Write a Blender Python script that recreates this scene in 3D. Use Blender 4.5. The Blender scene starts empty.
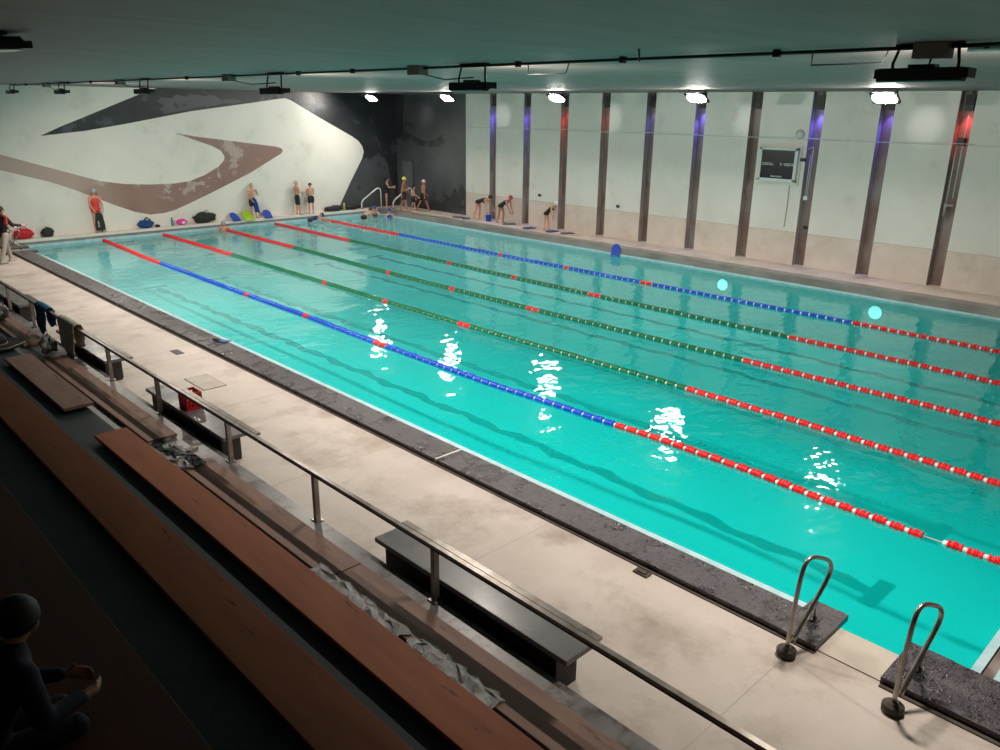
import bpy, bmesh, math, random
from mathutils import Vector, Matrix
C = bpy.context.scene.collection
sc = bpy.context.scene
PI = math.pi
R = math.radians
random.seed(7)

# ------------------------------------------------------------------ camera, world, exposure
cam_d = bpy.data.cameras.new('camera'); cam = bpy.data.objects.new('camera', cam_d); C.objects.link(cam)
cam_d.sensor_width = 36.0; cam_d.lens = 36.0 * 789.891 / 1000.0; cam_d.clip_start = 0.05; cam_d.clip_end = 200
cam.rotation_mode = 'XYZ'
cam.rotation_euler = (1.2446449670, -0.0113535626, -0.7632690147)
cam.location = (-6.303401, -1.573836, 5.056040)
sc.camera = cam
w = bpy.data.worlds.new('world'); sc.world = w; w.use_nodes = True
w.node_tree.nodes['Background'].inputs[0].default_value = (0.6, 0.75, 0.8, 1)
w.node_tree.nodes['Background'].inputs[1].default_value = 0.004
sc.view_settings.view_transform = 'Standard'; sc.view_settings.look = 'None'
sc.view_settings.gamma = 1.0; sc.view_settings.use_curve_mapping = False
sc.view_settings.exposure = 0.0
NEAR_W = 385.0     # watts of each floodlight of the row nearest the stand
FAR_W = 215.0      # watts of each floodlight of the far row
try:
    sc.cycles.sample_clamp_indirect = 4.0
    sc.cycles.max_bounces = 8; sc.cycles.transparent_max_bounces = 16
    sc.cycles.caustics_reflective = False; sc.cycles.caustics_refractive = False
except Exception: pass

# ------------------------------------------------------------------ materials
def mat(name, col, rough=0.6, metal=0.0, emit=None, es=0.0, spec=0.5):
    m = bpy.data.materials.new(name); m.use_nodes = True
    b = m.node_tree.nodes['Principled BSDF']
    b.inputs['Base Color'].default_value = (*col, 1)
    b.inputs['Roughness'].default_value = rough; b.inputs['Metallic'].default_value = metal
    b.inputs['Specular IOR Level'].default_value = spec
    if emit:
        b.inputs['Emission Color'].default_value = (*emit, 1); b.inputs['Emission Strength'].default_value = es
    return m
def N(m, t, **kw):
    n = m.node_tree.nodes.new(t)
    for k, v in kw.items(): setattr(n, k, v)
    return n
def lk(m, a, b): m.node_tree.links.new(a, b)
def noisy(name, c1, c2, scale=3.0, rough=0.6, lo=0.35, hi=0.65, detail=6, stretch=(1,1,1), bump=0.0, metal=0.0, rough2=None, c3=None, scale3=1.0, lo3=.5, hi3=.7, spec=0.5):
    """two colours (and a third stain colour) mixed by noise in the object's own space"""
    m = mat(name, c1, rough, metal, spec=spec); b = m.node_tree.nodes['Principled BSDF']
    tc = N(m, 'ShaderNodeTexCoord'); mp = N(m, 'ShaderNodeMapping'); mp.inputs['Scale'].default_value = stretch
    lk(m, tc.outputs['Object'], mp.inputs[0])
    nz = N(m, 'ShaderNodeTexNoise'); nz.inputs['Scale'].default_value = scale; nz.inputs['Detail'].default_value = detail
    lk(m, mp.outputs[0], nz.inputs['Vector'])
    mr = N(m, 'ShaderNodeMapRange'); mr.inputs[1].default_value = lo; mr.inputs[2].default_value = hi
    lk(m, nz.outputs['Fac'], mr.inputs[0])
    mx = N(m, 'ShaderNodeMix', data_type='RGBA'); mx.inputs[6].default_value = (*c1, 1); mx.inputs[7].default_value = (*c2, 1)
    lk(m, mr.outputs[0], mx.inputs[0]); out = mx.outputs[2]
    if c3:
        n3 = N(m, 'ShaderNodeTexNoise'); n3.inputs['Scale'].default_value = scale3; n3.inputs['Detail'].default_value = 8; n3.inputs['Roughness'].default_value = .65
        lk(m, mp.outputs[0], n3.inputs['Vector'])
        r3 = N(m, 'ShaderNodeMapRange'); r3.inputs[1].default_value = lo3; r3.inputs[2].default_value = hi3
        lk(m, n3.outputs['Fac'], r3.inputs[0])
        x3 = N(m, 'ShaderNodeMix', data_type='RGBA'); x3.inputs[7].default_value = (*c3, 1)
        lk(m, r3.outputs[0], x3.inputs[0]); lk(m, out, x3.inputs[6]); out = x3.outputs[2]
    lk(m, out, b.inputs['Base Color'])
    if rough2 is not None:
        rr = N(m, 'ShaderNodeMapRange'); rr.inputs[3].default_value = rough; rr.inputs[4].default_value = rough2
        lk(m, mr.outputs[0], rr.inputs[0]); lk(m, rr.outputs[0], b.inputs['Roughness'])
    if bump:
        bp = N(m, 'ShaderNodeBump'); bp.inputs['Strength'].default_value = bump; bp.inputs['Distance'].default_value = 0.01
        n2 = N(m, 'ShaderNodeTexNoise'); n2.inputs['Scale'].default_value = scale * 12; lk(m, mp.outputs[0], n2.inputs['Vector'])
        lk(m, n2.outputs['Fac'], bp.inputs['Height']); lk(m, bp.outputs[0], b.inputs['Normal'])
    return m

M = {}
M['deck'] = noisy('deck_concrete', (.66,.585,.53), (.54,.465,.41), 1.6, .55, .3, .75, 9, bump=.25, c3=(.32,.24,.19), scale3=1.3, lo3=.50, hi3=.80)
M['deck_edge'] = noisy('stained_edge_concrete', (.30,.26,.24), (.46,.41,.36), 3, .4, .35, .65, 8, c3=(.12,.09,.08), scale3=2.2, lo3=.5, hi3=.62)
M['deck_slab'] = noisy('slab_concrete', (.56,.50,.43), (.46,.41,.35), 3, .6)
M['curb'] = noisy('dark_wet_stone', (.066,.056,.066), (.095,.082,.092), 4, .24, .38, .62, 10, bump=.9, rough2=.40, c3=(.018,.015,.018), scale3=26, lo3=.54, hi3=.60)
M['curb_side'] = noisy('curb_side', (.05,.038,.03), (.09,.07,.055), 5, .7)
M['cope'] = noisy('grey_coping', (.30,.27,.25), (.20,.18,.17), 3, .4, stretch=(1,.4,1))
M['tile_white'] = noisy('pale_pool_tile', (.38,.58,.64), (.50,.68,.73), 6, .25)
M['pool'] = noisy('pool_tile', (.60,.95,.95), (.66,.97,.97), 2, .5)
M['lane_line'] = mat('lane_line_tile', (.004,.02,.035), .5)
M['ceil'] = noisy('ceiling_paint', (.235,.19,.18), (.17,.14,.132), 1.6, .6, .3, .7, 8, stretch=(.3,1.8,1), c3=(.19,.18,.18), scale3=2.5, lo3=.56, hi3=.75)
M['panel'] = noisy('white_wall_panel', (.71,.70,.655), (.63,.62,.575), .9, .30, .3, .75, 7, c3=(.50,.42,.36), scale3=1.3, lo3=.58, hi3=.9)
M['panel_low'] = noisy('stained_lower_panel', (.68,.60,.54), (.57,.49,.43), 1.6, .35, .3, .75, 8, c3=(.46,.36,.29), scale3=1.5, lo3=.55, hi3=.85)
M['ledge'] = noisy('pale_ledge', (.80,.76,.70), (.70,.66,.60), 2, .4)
M['seam'] = mat('panel_seam', (.30,.27,.24), .8)
M['recess'] = noisy('rusty_recess', (.17,.105,.085), (.26,.22,.21), 1.3, .5, .4, .62, 8, stretch=(1,1,.5), c3=(.12,.06,.045), scale3=1.5, lo3=.55, hi3=.7)
M['reveal'] = noisy('grey_reveal', (.42,.38,.36), (.30,.26,.25), 1.4, .5)
M['cream'] = noisy('cream_mural_paint', (.83,.79,.73), (.74,.71,.65), .8, .32, .3, .75, 8, c3=(.60,.52,.44), scale3=.8, lo3=.56, hi3=.86)
M['brown'] = noisy('brown_mural_paint', (.27,.155,.13), (.33,.20,.17), .9, .35, .3, .7, 6, c3=(.46,.36,.33), scale3=1.1, lo3=.565, hi3=.60)
M['black_paint'] = noisy('black_mural_paint', (.022,.026,.03), (.032,.036,.04), 1.2, .35, .4, .6, 8, c3=(.075,.082,.095), scale3=.85, lo3=.57, hi3=.62)
M['slate'] = noisy('slate_wall_paint', (.085,.09,.10), (.06,.064,.07), .8, .32, .35, .7, 7, c3=(.03,.03,.034), scale3=1.1, lo3=.62, hi3=.68)
M['wall_dark'] = noisy('dark_plaster', (.10,.10,.10), (.08,.08,.08), 1, .8)
M['wood'] = noisy('worn_orange_wood', (.50,.150,.050), (.36,.10,.036), 1.6, .6, .3, .7, 9, stretch=(4,.7,1), c3=(.12,.045,.025), scale3=2.6, lo3=.64, hi3=.70)
M['wood_pale'] = noisy('worn_pale_wood', (.36,.21,.16), (.26,.145,.11), 1.6, .6, .3, .7, 9, stretch=(4,.8,1), c3=(.11,.06,.05), scale3=2.6, lo3=.62, hi3=.69)
M['wood_dark'] = noisy('dark_brown_wood', (.15,.042,.018), (.10,.03,.014), 1.3, .5, .3, .7, 9, stretch=(6,.5,1))
M['plank_side'] = mat('plank_edge', (.07,.03,.02), .7)
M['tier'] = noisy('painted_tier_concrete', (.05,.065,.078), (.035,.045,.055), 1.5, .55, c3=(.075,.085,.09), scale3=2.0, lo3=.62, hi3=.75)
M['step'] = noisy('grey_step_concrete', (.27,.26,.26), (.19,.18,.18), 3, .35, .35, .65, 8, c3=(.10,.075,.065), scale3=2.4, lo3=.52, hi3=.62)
M['film'] = noisy('crumpled_clear_film', (.20,.19,.185), (.34,.33,.33), 8, .22, bump=.6)
M['steel'] = noisy('brushed_steel', (.42,.39,.36), (.30,.26,.23), 9, .30, metal=.85)
M['steel_hi'] = mat('polished_steel', (.78,.78,.78), .18, .9)
M['rail'] = noisy('old_rail_metal', (.38,.35,.32), (.24,.20,.17), 6, .35, metal=.6)
M['rail_dark'] = mat('rail_underside', (.05,.045,.04), .5, .4)
M['bench_top'] = noisy('grey_bench_slab', (.20,.20,.21), (.15,.15,.155), 2, .22, rough2=.4)
M['bench_base'] = noisy('black_bench_base', (.02,.017,.016), (.035,.03,.027), 3, .6)
M['bench_end'] = noisy('bench_end_block', (.13,.105,.08), (.08,.065,.05), 3, .6)
M['black'] = mat('black_plastic', (.012,.012,.013), .45)
M['black_metal'] = mat('black_lamp_metal', (.02,.02,.02), .4, .3)
M['grey_box'] = mat('grey_junction_box', (.25,.23,.21), .5)
M['red'] = mat('red_float_plastic', (.80,.015,.02), .3)
M['blue'] = mat('blue_float_plastic', (.01,.08,.62), .3)
M['green'] = mat('green_float_plastic', (.005,.17,.06), .3)
M['white'] = mat('white_plastic', (.85,.85,.85), .35)
M['cable'] = mat('pale_cable', (.5,.6,.6), .4)
M['crate'] = mat('red_crate_plastic', (.55,.01,.015), .4)
M['foam_blue'] = mat('blue_foam', (.01,.06,.45), .6)
M['foam_navy'] = mat('navy_foam', (.02,.05,.20), .6)
M['foam_green'] = mat('yellow_green_foam', (.45,.75,.04), .6)
M['foam_grey'] = mat('dark_grey_foam', (.09,.10,.14), .6)
M['teal'] = mat('teal_plastic', (.0,.25,.28), .4)
M['pink'] = mat('pink_plastic', (.75,.05,.35), .5)
M['bag_black'] = noisy('black_bag_fabric', (.014,.013,.013), (.03,.03,.03), 9, .8)
M['bag_red'] = noisy('red_bag_fabric', (.62,.02,.03), (.45,.01,.02), 9, .7)
M['bag_blue'] = noisy('blue_bag_fabric', (.01,.07,.30), (.01,.04,.18), 9, .8)
M['towel_blue'] = noisy('blue_towel', (.01,.09,.28), (.0,.20,.26), 6, .95)
M['towel_beige'] = noisy('beige_towel', (.75,.69,.56), (.55,.50,.40), 9, .95)
M['skin'] = mat('skin', (.62,.33,.23), .5)
M['skin_dark'] = mat('tanned_skin', (.45,.20,.13), .5)
M['hair'] = mat('dark_hair', (.018,.013,.011), .6)
M['suit_black'] = mat('black_swimsuit', (.012,.012,.014), .6)
M['suit_red'] = mat('red_swimsuit', (.75,.05,.045), .6)
M['suit_navy'] = mat('navy_swimsuit', (.02,.03,.10), .6)
M['jacket_dark'] = mat('dark_jacket', (.02,.014,.02), .8)
M['jacket_navy'] = mat('navy_jacket', (.008,.011,.035), .85)
M['jacket_red'] = mat('red_jacket_trim', (.65,.06,.04), .8)
M['pants_grey'] = mat('light_grey_trousers', (.45,.40,.36), .85)
M['cap_white'] = mat('white_cap', (.75,.75,.75), .4)
M['cap_silver'] = mat('silver_grey_cap', (.42,.44,.46), .35)
M['cap_yellow'] = mat('yellow_cap', (.65,.72,.05), .4)
M['cap_lime'] = mat('pale_yellow_green_cap', (.38,.42,.16), .4)
M['cap_blue'] = mat('blue_cap', (.03,.06,.40), .4)
M['cap_navy'] = mat('navy_cap', (.02,.03,.12), .4)
M['cap_red'] = mat('red_cap', (.55,.05,.08), .4)
M['eye'] = mat('eye', (.02,.015,.012), .3)
M['lip'] = mat('lips', (.40,.10,.09), .5)
M['screen'] = mat('scoreboard_screen', (.008,.014,.018), .25)
M['board_frame'] = mat('scoreboard_frame', (.60,.64,.62), .4)
M['door_grey'] = noisy('door_paint', (.13,.14,.16), (.10,.105,.12), 2, .5)
def lamp_mat(name, col, s):
    m = bpy.data.materials.new(name); m.use_nodes = True; nt = m.node_tree; nt.nodes.clear()
    e = nt.nodes.new('ShaderNodeEmission'); o = nt.nodes.new('ShaderNodeOutputMaterial')
    e.inputs[0].default_value = (*col, 1); e.inputs[1].default_value = s
    nt.links.new(e.outputs[0], o.inputs[0]); return m
GLA_N = 0.62 * 0.165      # area of a near row glass
GLA = 0.60 * 0.36
M['lens_near'] = lamp_mat('floodlight_glass', (1, .91, .80), NEAR_W / (PI * GLA_N))
M['lens_far'] = lamp_mat('floodlight_glass_far', (1, .94, .86), FAR_W / (PI * GLA))
M['glass_off'] = mat('unlit_glass', (.05,.055,.06), .1)

def water_material():
    m = bpy.data.materials.new('pool_water'); m.use_nodes = True; nt = m.node_tree; nt.nodes.clear()
    out = nt.nodes.new('ShaderNodeOutputMaterial')
    tc = nt.nodes.new('ShaderNodeTexCoord')
    def noise(sc_, det, st=(1,1,1), rough=.5):
        mp = nt.nodes.new('ShaderNodeMapping'); mp.inputs['Scale'].default_value = st; mp.inputs['Rotation'].default_value = (0,0,.5)
        nt.links.new(tc.outputs['Object'], mp.inputs[0])
        n = nt.nodes.new('ShaderNodeTexNoise'); n.inputs['Scale'].default_value = sc_; n.inputs['Detail'].default_value = det; n.inputs['Roughness'].default_value = rough
        nt.links.new(mp.outputs[0], n.inputs['Vector']); return n
    n1 = noise(.55, 1.0, (1,1.0,1)); n2 = noise(2.6, 2.0, (1,1.3,1))
    b1 = nt.nodes.new('ShaderNodeBump'); b1.inputs['Strength'].default_value = 1; b1.inputs['Distance'].default_value = .05
    b2 = nt.nodes.new('ShaderNodeBump'); b2.inputs['Strength'].default_value = 1; b2.inputs['Distance'].default_value = .015
    nt.links.new(n1.outputs['Fac'], b1.inputs['Height']); nt.links.new(n2.outputs['Fac'], b2.inputs['Height'])
    nt.links.new(b1.outputs[0], b2.inputs['Normal'])
    gl = nt.nodes.new('ShaderNodeBsdfGlossy'); gl.inputs['Roughness'].default_value = .035; gl.inputs['Color'].default_value = (1,1,1,1)
    nt.links.new(b2.outputs[0], gl.inputs['Normal'])
    fr = nt.nodes.new('ShaderNodeFresnel'); fr.inputs['IOR'].default_value = 1.33; nt.links.new(b2.outputs[0], fr.inputs['Normal'])
    tr = nt.nodes.new('ShaderNodeBsdfTransparent'); tr.inputs[0].default_value = (.22, .90, .86, 1)
    df = nt.nodes.new('ShaderNodeBsdfDiffuse'); df.inputs[0].default_value = (.0, .62, .56, 1)
    nt.links.new(b1.outputs[0], df.inputs['Normal'])
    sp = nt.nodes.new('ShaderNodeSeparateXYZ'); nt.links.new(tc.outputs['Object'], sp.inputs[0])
    mr = nt.nodes.new('ShaderNodeMapRange'); mr.interpolation_type = 'SMOOTHSTEP'        # paler towards the far end: the wall's reflection put into the water colour
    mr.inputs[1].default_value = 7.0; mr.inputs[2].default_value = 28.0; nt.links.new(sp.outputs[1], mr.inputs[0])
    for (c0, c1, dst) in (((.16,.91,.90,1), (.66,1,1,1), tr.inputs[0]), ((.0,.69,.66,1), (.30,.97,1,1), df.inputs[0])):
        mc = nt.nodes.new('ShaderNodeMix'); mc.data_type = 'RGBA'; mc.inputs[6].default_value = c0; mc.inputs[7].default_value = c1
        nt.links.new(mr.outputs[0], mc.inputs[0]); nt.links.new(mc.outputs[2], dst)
    mb = nt.nodes.new('ShaderNodeMixShader'); mb.inputs[0].default_value = .38
    nt.links.new(tr.outputs[0], mb.inputs[1]); nt.links.new(df.outputs[0], mb.inputs[2])
    mx = nt.nodes.new('ShaderNodeMixShader'); nt.links.new(fr.outputs[0], mx.inputs[0])
    nt.links.new(mb.outputs[0], mx.inputs[1]); nt.links.new(gl.outputs[0], mx.inputs[2])
    nt.links.new(mx.outputs[0], out.inputs[0])
    return m
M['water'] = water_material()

# ------------------------------------------------------------------ mesh helpers
def bx(bm, x0, x1, y0, y1, z0, z1, mi=0):
    vs = [bm.verts.new((x, y, z)) for x in (x0, x1) for y in (y0, y1) for z in (z0, z1)]
    idx = [(0,1,3,2), (4,6,7,5), (0,4,5,1), (2,3,7,6), (0,2,6,4), (1,5,7,3)]
    fs = []
    for f in idx:
        fc = bm.faces.new([vs[i] for i in f]); fc.material_index = mi; fs.append(fc)
    return vs
def tube(bm, pts, r, seg=8, mi=0, cap=True, closed=False):
    pts = [Vector(p) for p in pts]; n = len(pts); rings = []
    rs = r if isinstance(r, (list, tuple)) else [r] * n
    prev = None
    for i in range(n):
        a = pts[(i-1) % n] if (closed or i > 0) else pts[i]; b = pts[(i+1) % n] if (closed or i < n-1) else pts[i]
        t = (b - a).normalized()
        if prev is None:
            up = Vector((0,0,1)) if abs(t.z) < .9 else Vector((1,0,0))
            u = t.cross(up).normalized()
        else:
            u = (prev - t * prev.dot(t)).normalized()
        prev = u; v = t.cross(u)
        rings.append([bm.verts.new(pts[i] + (u*math.cos(2*PI*k/seg) + v*math.sin(2*PI*k/seg)) * rs[i]) for k in range(seg)])
    for i in range(n if closed else n-1):
        A, B = rings[i], rings[(i+1) % n]
        for k in range(seg):
            f = bm.faces.new((A[k], A[(k+1)%seg], B[(k+1)%seg], B[k])); f.material_index = mi; f.smooth = True
    if cap and not closed:
        for ring in (rings[0], rings[-1]):
            try:
                f = bm.faces.new(ring); f.material_index = mi
            except Exception: pass
def lathe(bm, prof, seg=16, M4=None, mi=0):
    """prof: list of (r, z) closed by caps"""
    M4 = M4 or Matrix.Identity(4); rings = []
    for r, z in prof:
        rings.append([bm.verts.new(M4 @ Vector((r*math.cos(2*PI*k/seg), r*math.sin(2*PI*k/seg), z))) for k in range(seg)])
    for A, B in zip(rings, rings[1:]):
        for k in range(seg):
            f = bm.faces.new((A[k], A[(k+1)%seg], B[(k+1)%seg], B[k])); f.material_index = mi; f.smooth = True
    for ring in (rings[0], rings[-1]):
        f = bm.faces.new(ring); f.material_index = mi
def ell(bm, c, r, seg=14, rings=9, M4=None, mi=0):
    g = bmesh.ops.create_uvsphere(bm, u_segments=seg, v_segments=rings, radius=1.0)
    S = Matrix.Diagonal((*r, 1))
    T = Matrix.Translation(c) @ (M4 or Matrix.Identity(4)) @ S
    bmesh.ops.transform(bm, matrix=T, verts=g['verts'])
    for v in g['verts']:
        for f in v.link_faces: f.smooth = True; f.material_index = mi
def prism(bm, poly, h, axis='z', base=0.0, mi=0, M4=None):
    """extrude a 2D polygon; axis z: (x,y); axis y: (x,z); axis x: (y,z)"""
    def P(a, b, c):
        p = {'z': (a, b, c), 'y': (a, c, b), 'x': (c, a, b)}[axis]
        return M4 @ Vector(p) if M4 else Vector(p)
    A = [bm.verts.new(P(a, b, base)) for a, b in poly]; B = [bm.verts.new(P(a, b, base + h)) for a, b in poly]
    fs = [bm.faces.new(A), bm.faces.new(B)]
    n = len(poly)
    for i in range(n): fs.append(bm.faces.new((A[i], A[(i+1)%n], B[(i+1)%n], B[i])))
    for f in fs: f.material_index = mi
def mesh_of(bm, name, mats, bevel=0):
    if bevel: bmesh.ops.bevel(bm, geom=[e for e in bm.edges if e.calc_length() > bevel*3], offset=bevel, segments=2, affect='EDGES', profile=.7)
    bmesh.ops.recalc_face_normals(bm, faces=bm.faces)
    me = bpy.data.meshes.new(name); bm.to_mesh(me); bm.free()
    for m in (mats if isinstance(mats, (list, tuple)) else [mats]): me.materials.append(M[m] if isinstance(m, str) else m)
    return me
def obj(name, bm, mats, parent=None, loc=(0,0,0), rot=(0,0,0), bevel=0):
    o = bpy.data.objects.new(name, mesh_of(bm, name, mats, bevel)); C.objects.link(o)
    o.location = loc; o.rotation_euler = rot
    if parent: o.parent = parent
    return o
def tag(o, label=None, cat=None, group=None, kind=None):
    if label: o['label'] = label
    if cat: o['category'] = cat
    if group: o['group'] = group
    if kind: o['kind'] = kind
    return o
def thing(name, label, cat, loc=(0,0,0), rz=0, group=None):
    o = bpy.data.objects.new(name, None); C.objects.link(o); o.empty_display_size = .1
    o.location = loc; o.rotation_euler = (0,0,rz); return tag(o, label, cat, group)
def struct(name, bm, mats, **k): return tag(obj(name, bm, mats, **k), kind='structure')
def kids(o): return [c for c in bpy.data.objects if c.parent == o]
def dup(root, loc, rz=None, label=None, mirror=False):
    r = root.copy(); C.objects.link(r); r.location = loc
    if rz is not None: r.rotation_euler = (0,0,rz)
    if label: r['label'] = label
    for ch in kids(root):
        c = ch.copy(); C.objects.link(c); c.parent = r
        for g in kids(ch):
            d = g.copy(); C.objects.link(d); d.parent = c
    return r
BM = bmesh.new

# ------------------------------------------------------------------ the setting
WX, WY, CZ, DZ = 18.33, 31.60, 5.63, 0.30     # right wall, far wall, ceiling, deck level
PX0, PX1, PY0, PY1, PZ = 0.54, 16.75, -0.28, 31.25, -1.65
BX, BY = -9.0, -7.0
# pool basin
b = BM()
bx(b, PX0, PX1, PY0, PY1, PZ-.1, PZ)
struct('pool_floor', b, 'pool')
b = BM(); bx(b, PX0-.12, PX0, PY0-.1, PY1, PZ, .2)
struct('pool_wall_left', b, 'tile_white')
b = BM(); bx(b, PX1, PX1+.12, PY0-.1, PY1, PZ, -.025)
struct('pool_wall_right', b, 'tile_white')
b = BM(); bx(b, PX0, PX1, PY1, PY1+.1, PZ, .11)
struct('pool_wall_far', b, 'tile_white')
b = BM(); bx(b, PX0, PX1, PY0-.1, PY0, PZ, -.005)
struct('pool_wall_near', b, 'tile_white')
# lane lines on the pool floor, slightly waved
b = BM()
for cx in (4.85, 7.4, 9.85, 12.3, 15.1):
    ys = [1.75 + i*.25 for i in range(int((29.3-1.9)/.25)+1)]
    off = [.045*math.sin(y*3.1+cx) + .035*math.sin(y*7.7+cx*2) for y in ys]
    wd = [.125 + .03*math.sin(y*5.3+cx*3) for y in ys]
    off = [o_ - .22*max(0, 1-y/9.0) for o_, y in zip(off, ys)]
    for i in range(len(ys)-1):
        v = [b.verts.new((cx+off[i]-wd[i], ys[i], PZ+.006)), b.verts.new((cx+off[i]+wd[i], ys[i], PZ+.006)),
             b.verts.new((cx+off[i+1]+wd[i+1], ys[i+1], PZ+.006)), b.verts.new((cx+off[i+1]-wd[i+1], ys[i+1], PZ+.006))]
        b.faces.new(v)
    for yy in (1.75, 29.2): bx(b, cx-.42-(.2 if yy < 5 else 0), cx+.42-(.2 if yy < 5 else 0), yy-.12, yy+.12, PZ+.001, PZ+.008)
for cx in (4.85, 7.4, 9.85, 12.3, 15.1, 2.2):
    bx(b, cx-.16, cx+.16, PY1-.012, PY1, -.28, -.12)
struct('trim_lane_lines', b, 'lane_line')
# water
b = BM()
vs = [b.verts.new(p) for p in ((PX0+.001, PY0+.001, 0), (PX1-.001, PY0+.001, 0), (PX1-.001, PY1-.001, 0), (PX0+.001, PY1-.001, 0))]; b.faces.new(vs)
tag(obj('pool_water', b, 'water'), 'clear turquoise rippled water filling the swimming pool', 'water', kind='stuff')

# decks (one continuous floor slab round the pool)
b = BM()
bx(b, BX, PX0-.001, BY, WY, -1.8, DZ)                   # left side, under the stand too
bx(b, PX1+.42, WX+.35, BY, WY, -1.8, DZ)
bx(b, PX0-.001, PX1+.42, PY1+.12, WY, -1.8, DZ)
bx(b, PX0-.001, PX1+.42, BY, PY0-.82, -1.8, DZ)
struct('floor', b, 'deck')
b = BM()
bx(b, PX1+.0, PX1+.42, PY0-.82, PY1+.12, .0, .285)
for y in [i*2.5 for i in range(0, 13)]: bx(b, PX1+.02, PX1+.42, y, y+.012, .285, .287, 1)
struct('trim_coping_right', b, ['cope', 'seam'])
b = BM(); bx(b, PX1-.03, PX1+.04, PY0, PY1, -.02, .06); struct('trim_waterline_right', b, 'tile_white')
b = BM(); bx(b, PX0+.5, PX1, PY1-.02, PY1+.12, .12, .20, 1); bx(b, PX0+.2, PX1, PY1-.03, WY-.001, .20, .302, 0); struct('trim_coping_far', b, ['ledge', 'cope'])
# near end coping and gutter
b = BM()
bx(b, .80, PX1, PY0-.08, PY0, .0, .30, 0)
bx(b, .80, PX1, PY0-.18, PY0-.08, .0, .27, 1)
bx(b, .80, PX1, PY0-.34, PY0-.18, .0, .29, 0)
bx(b, .80, PX1, PY0-.82, PY0-.34, .0, .36, 2)
struct('trim_coping_near', b, ['tile_white', 'recess', 'curb'])

# dark stone curb along the left pool edge with the two platforms beside the ladder gap
b = BM()
CT = .37
def curb_run(y0, y1):
    n = max(1, round((y1-y0)/5.2)); L = (y1-y0)/n
    for i in range(n): bx(b, .09, .575, y0+i*L+.002, y0+(i+1)*L-.002, DZ, CT)
    bx(b, .10, .57, y0, y1, DZ-.01, CT-.004, 1)
curb_run(1.16, 6.34); curb_run(6.37, 28.05)
bx(b, .10, .57, 6.34, 6.37, DZ, CT-.002, 2)
bx(b, .08, .78, .79, 1.158, .30, CT); bx(b, .08, .78, 28.06, 28.42, .30, CT)
bx(b, .10, .80, -.17, .21, .30, CT)
bx(b, .10, .79, -6.5, -.174, .30, CT)
bx(b, .08, .78, 29.1, 29.45, .30, CT); bx(b, .09, .575, 29.45, WY-.02, .30, CT)
for (y0, y1) in ((-6.5, .2), (.79, 28.42), (29.1, WY-.02)): bx(b, .045, .09, y0, y1, .29, .312, 1)
struct('trim_curb_left', b, ['curb', 'curb_side', 'ledge'])
b = BM()
for (y0, y1) in ((1.16, 28.05), (29.45, PY1)): bx(b, .56, .915, y0, y1, .06, .20)
bx(b, .56, .90, -.28, -.175, .06, .20)
struct('trim_overflow_lip', b, 'tile_white')
b = BM(); bx(b, .12, .60, .215, .785, .30, .312); bx(b, .12, .60, 28.43, 29.09, .30, .312)
struct('trim_ladder_landing', b, 'deck_slab')
b = BM()
for y in (-2.2, .95, 4.1, 7.25, 10.4, 13.55, 16.7, 19.85, 23.0): bx(b, -2.19, .045, y, y+.012, DZ, DZ+.0015)
struct('trim_deck_joints', b, 'deck_slab')
# stained strip in front of the stand
b = BM(); bx(b, -2.32, -2.02, -1.0, 15.5, DZ, DZ+.006); struct('trim_stained_strip', b, 'deck_edge')

# ceiling
b = BM(); bx(b, BX, WX+.35, BY, WY+.2, CZ, CZ+.2); struct('ceiling', b, 'ceil')

# far wall with its painted mural
CREAM = [(2.34,3.9),(3.89,4.06),(5.38,4.3),(8.02,4.78),(10.65,5.13),(12.1,5.33),(12.35,5.35),(12.6,5.27),(14.04,4.52),(15.72,3.69),(16.08,3.47),(16.28,3.22),(16.35,2.96),(16.25,2.68),(15.48,1.54),(14.65,0.2),(-9,0.2),(-9,5.63),(6.75,5.63),(6.3,5.49),(4.53,4.79),(3.05,4.21)]
BROWN = [(-9,5.6),(-4,4.75),(0.96,3.29),(2.49,2.77),(4.16,2.21),(5.07,2.05),(6.03,1.98),(7.04,1.97),(7.67,2.03),(8.34,2.25),(8.94,2.55),(9.21,2.78),(9.28,2.95),(9.15,3.2),(8.77,3.41),(7.24,3.95),(8.3,3.77),(10.04,3.54),(11.67,3.32),(11.95,3.25),(12.04,3.14),(11.93,3.01),(10.37,2.24),(8.71,1.57),(7.57,1.14),(6.91,0.91),(6.49,0.82),(5.88,0.8),(5.31,0.95),(4.58,1.27),(3.22,1.93),(2.41,2.27),(0.87,2.76),(-4,4.2),(-9,5.0)]
SLATE = [(14.7,0.2),(15.48,1.50),(16.2,2.60),(16.5,2.72),(16.7,2.45),(16.95,2.66),(17.25,2.52),(17.5,2.70),(17.75,2.3),(17.85,1.7),(18.05,1.2),(18.2,.7),(18.3,.2)]
GREY = [(6.95,4.68),(6.75,4.85),(7.0,4.98),(6.7,5.12),(6.9,5.3),(7.3,5.26),(7.5,5.42),(7.9,5.34),(8.3,5.44),(8.7,5.36),(9.1,5.42),(9.4,5.24),(9.9,5.3),(10.3,5.2),(10.0,5.12),(9.5,5.1),(9.1,5.02),(8.6,4.97),(8.2,4.9),(7.6,4.8)]
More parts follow.
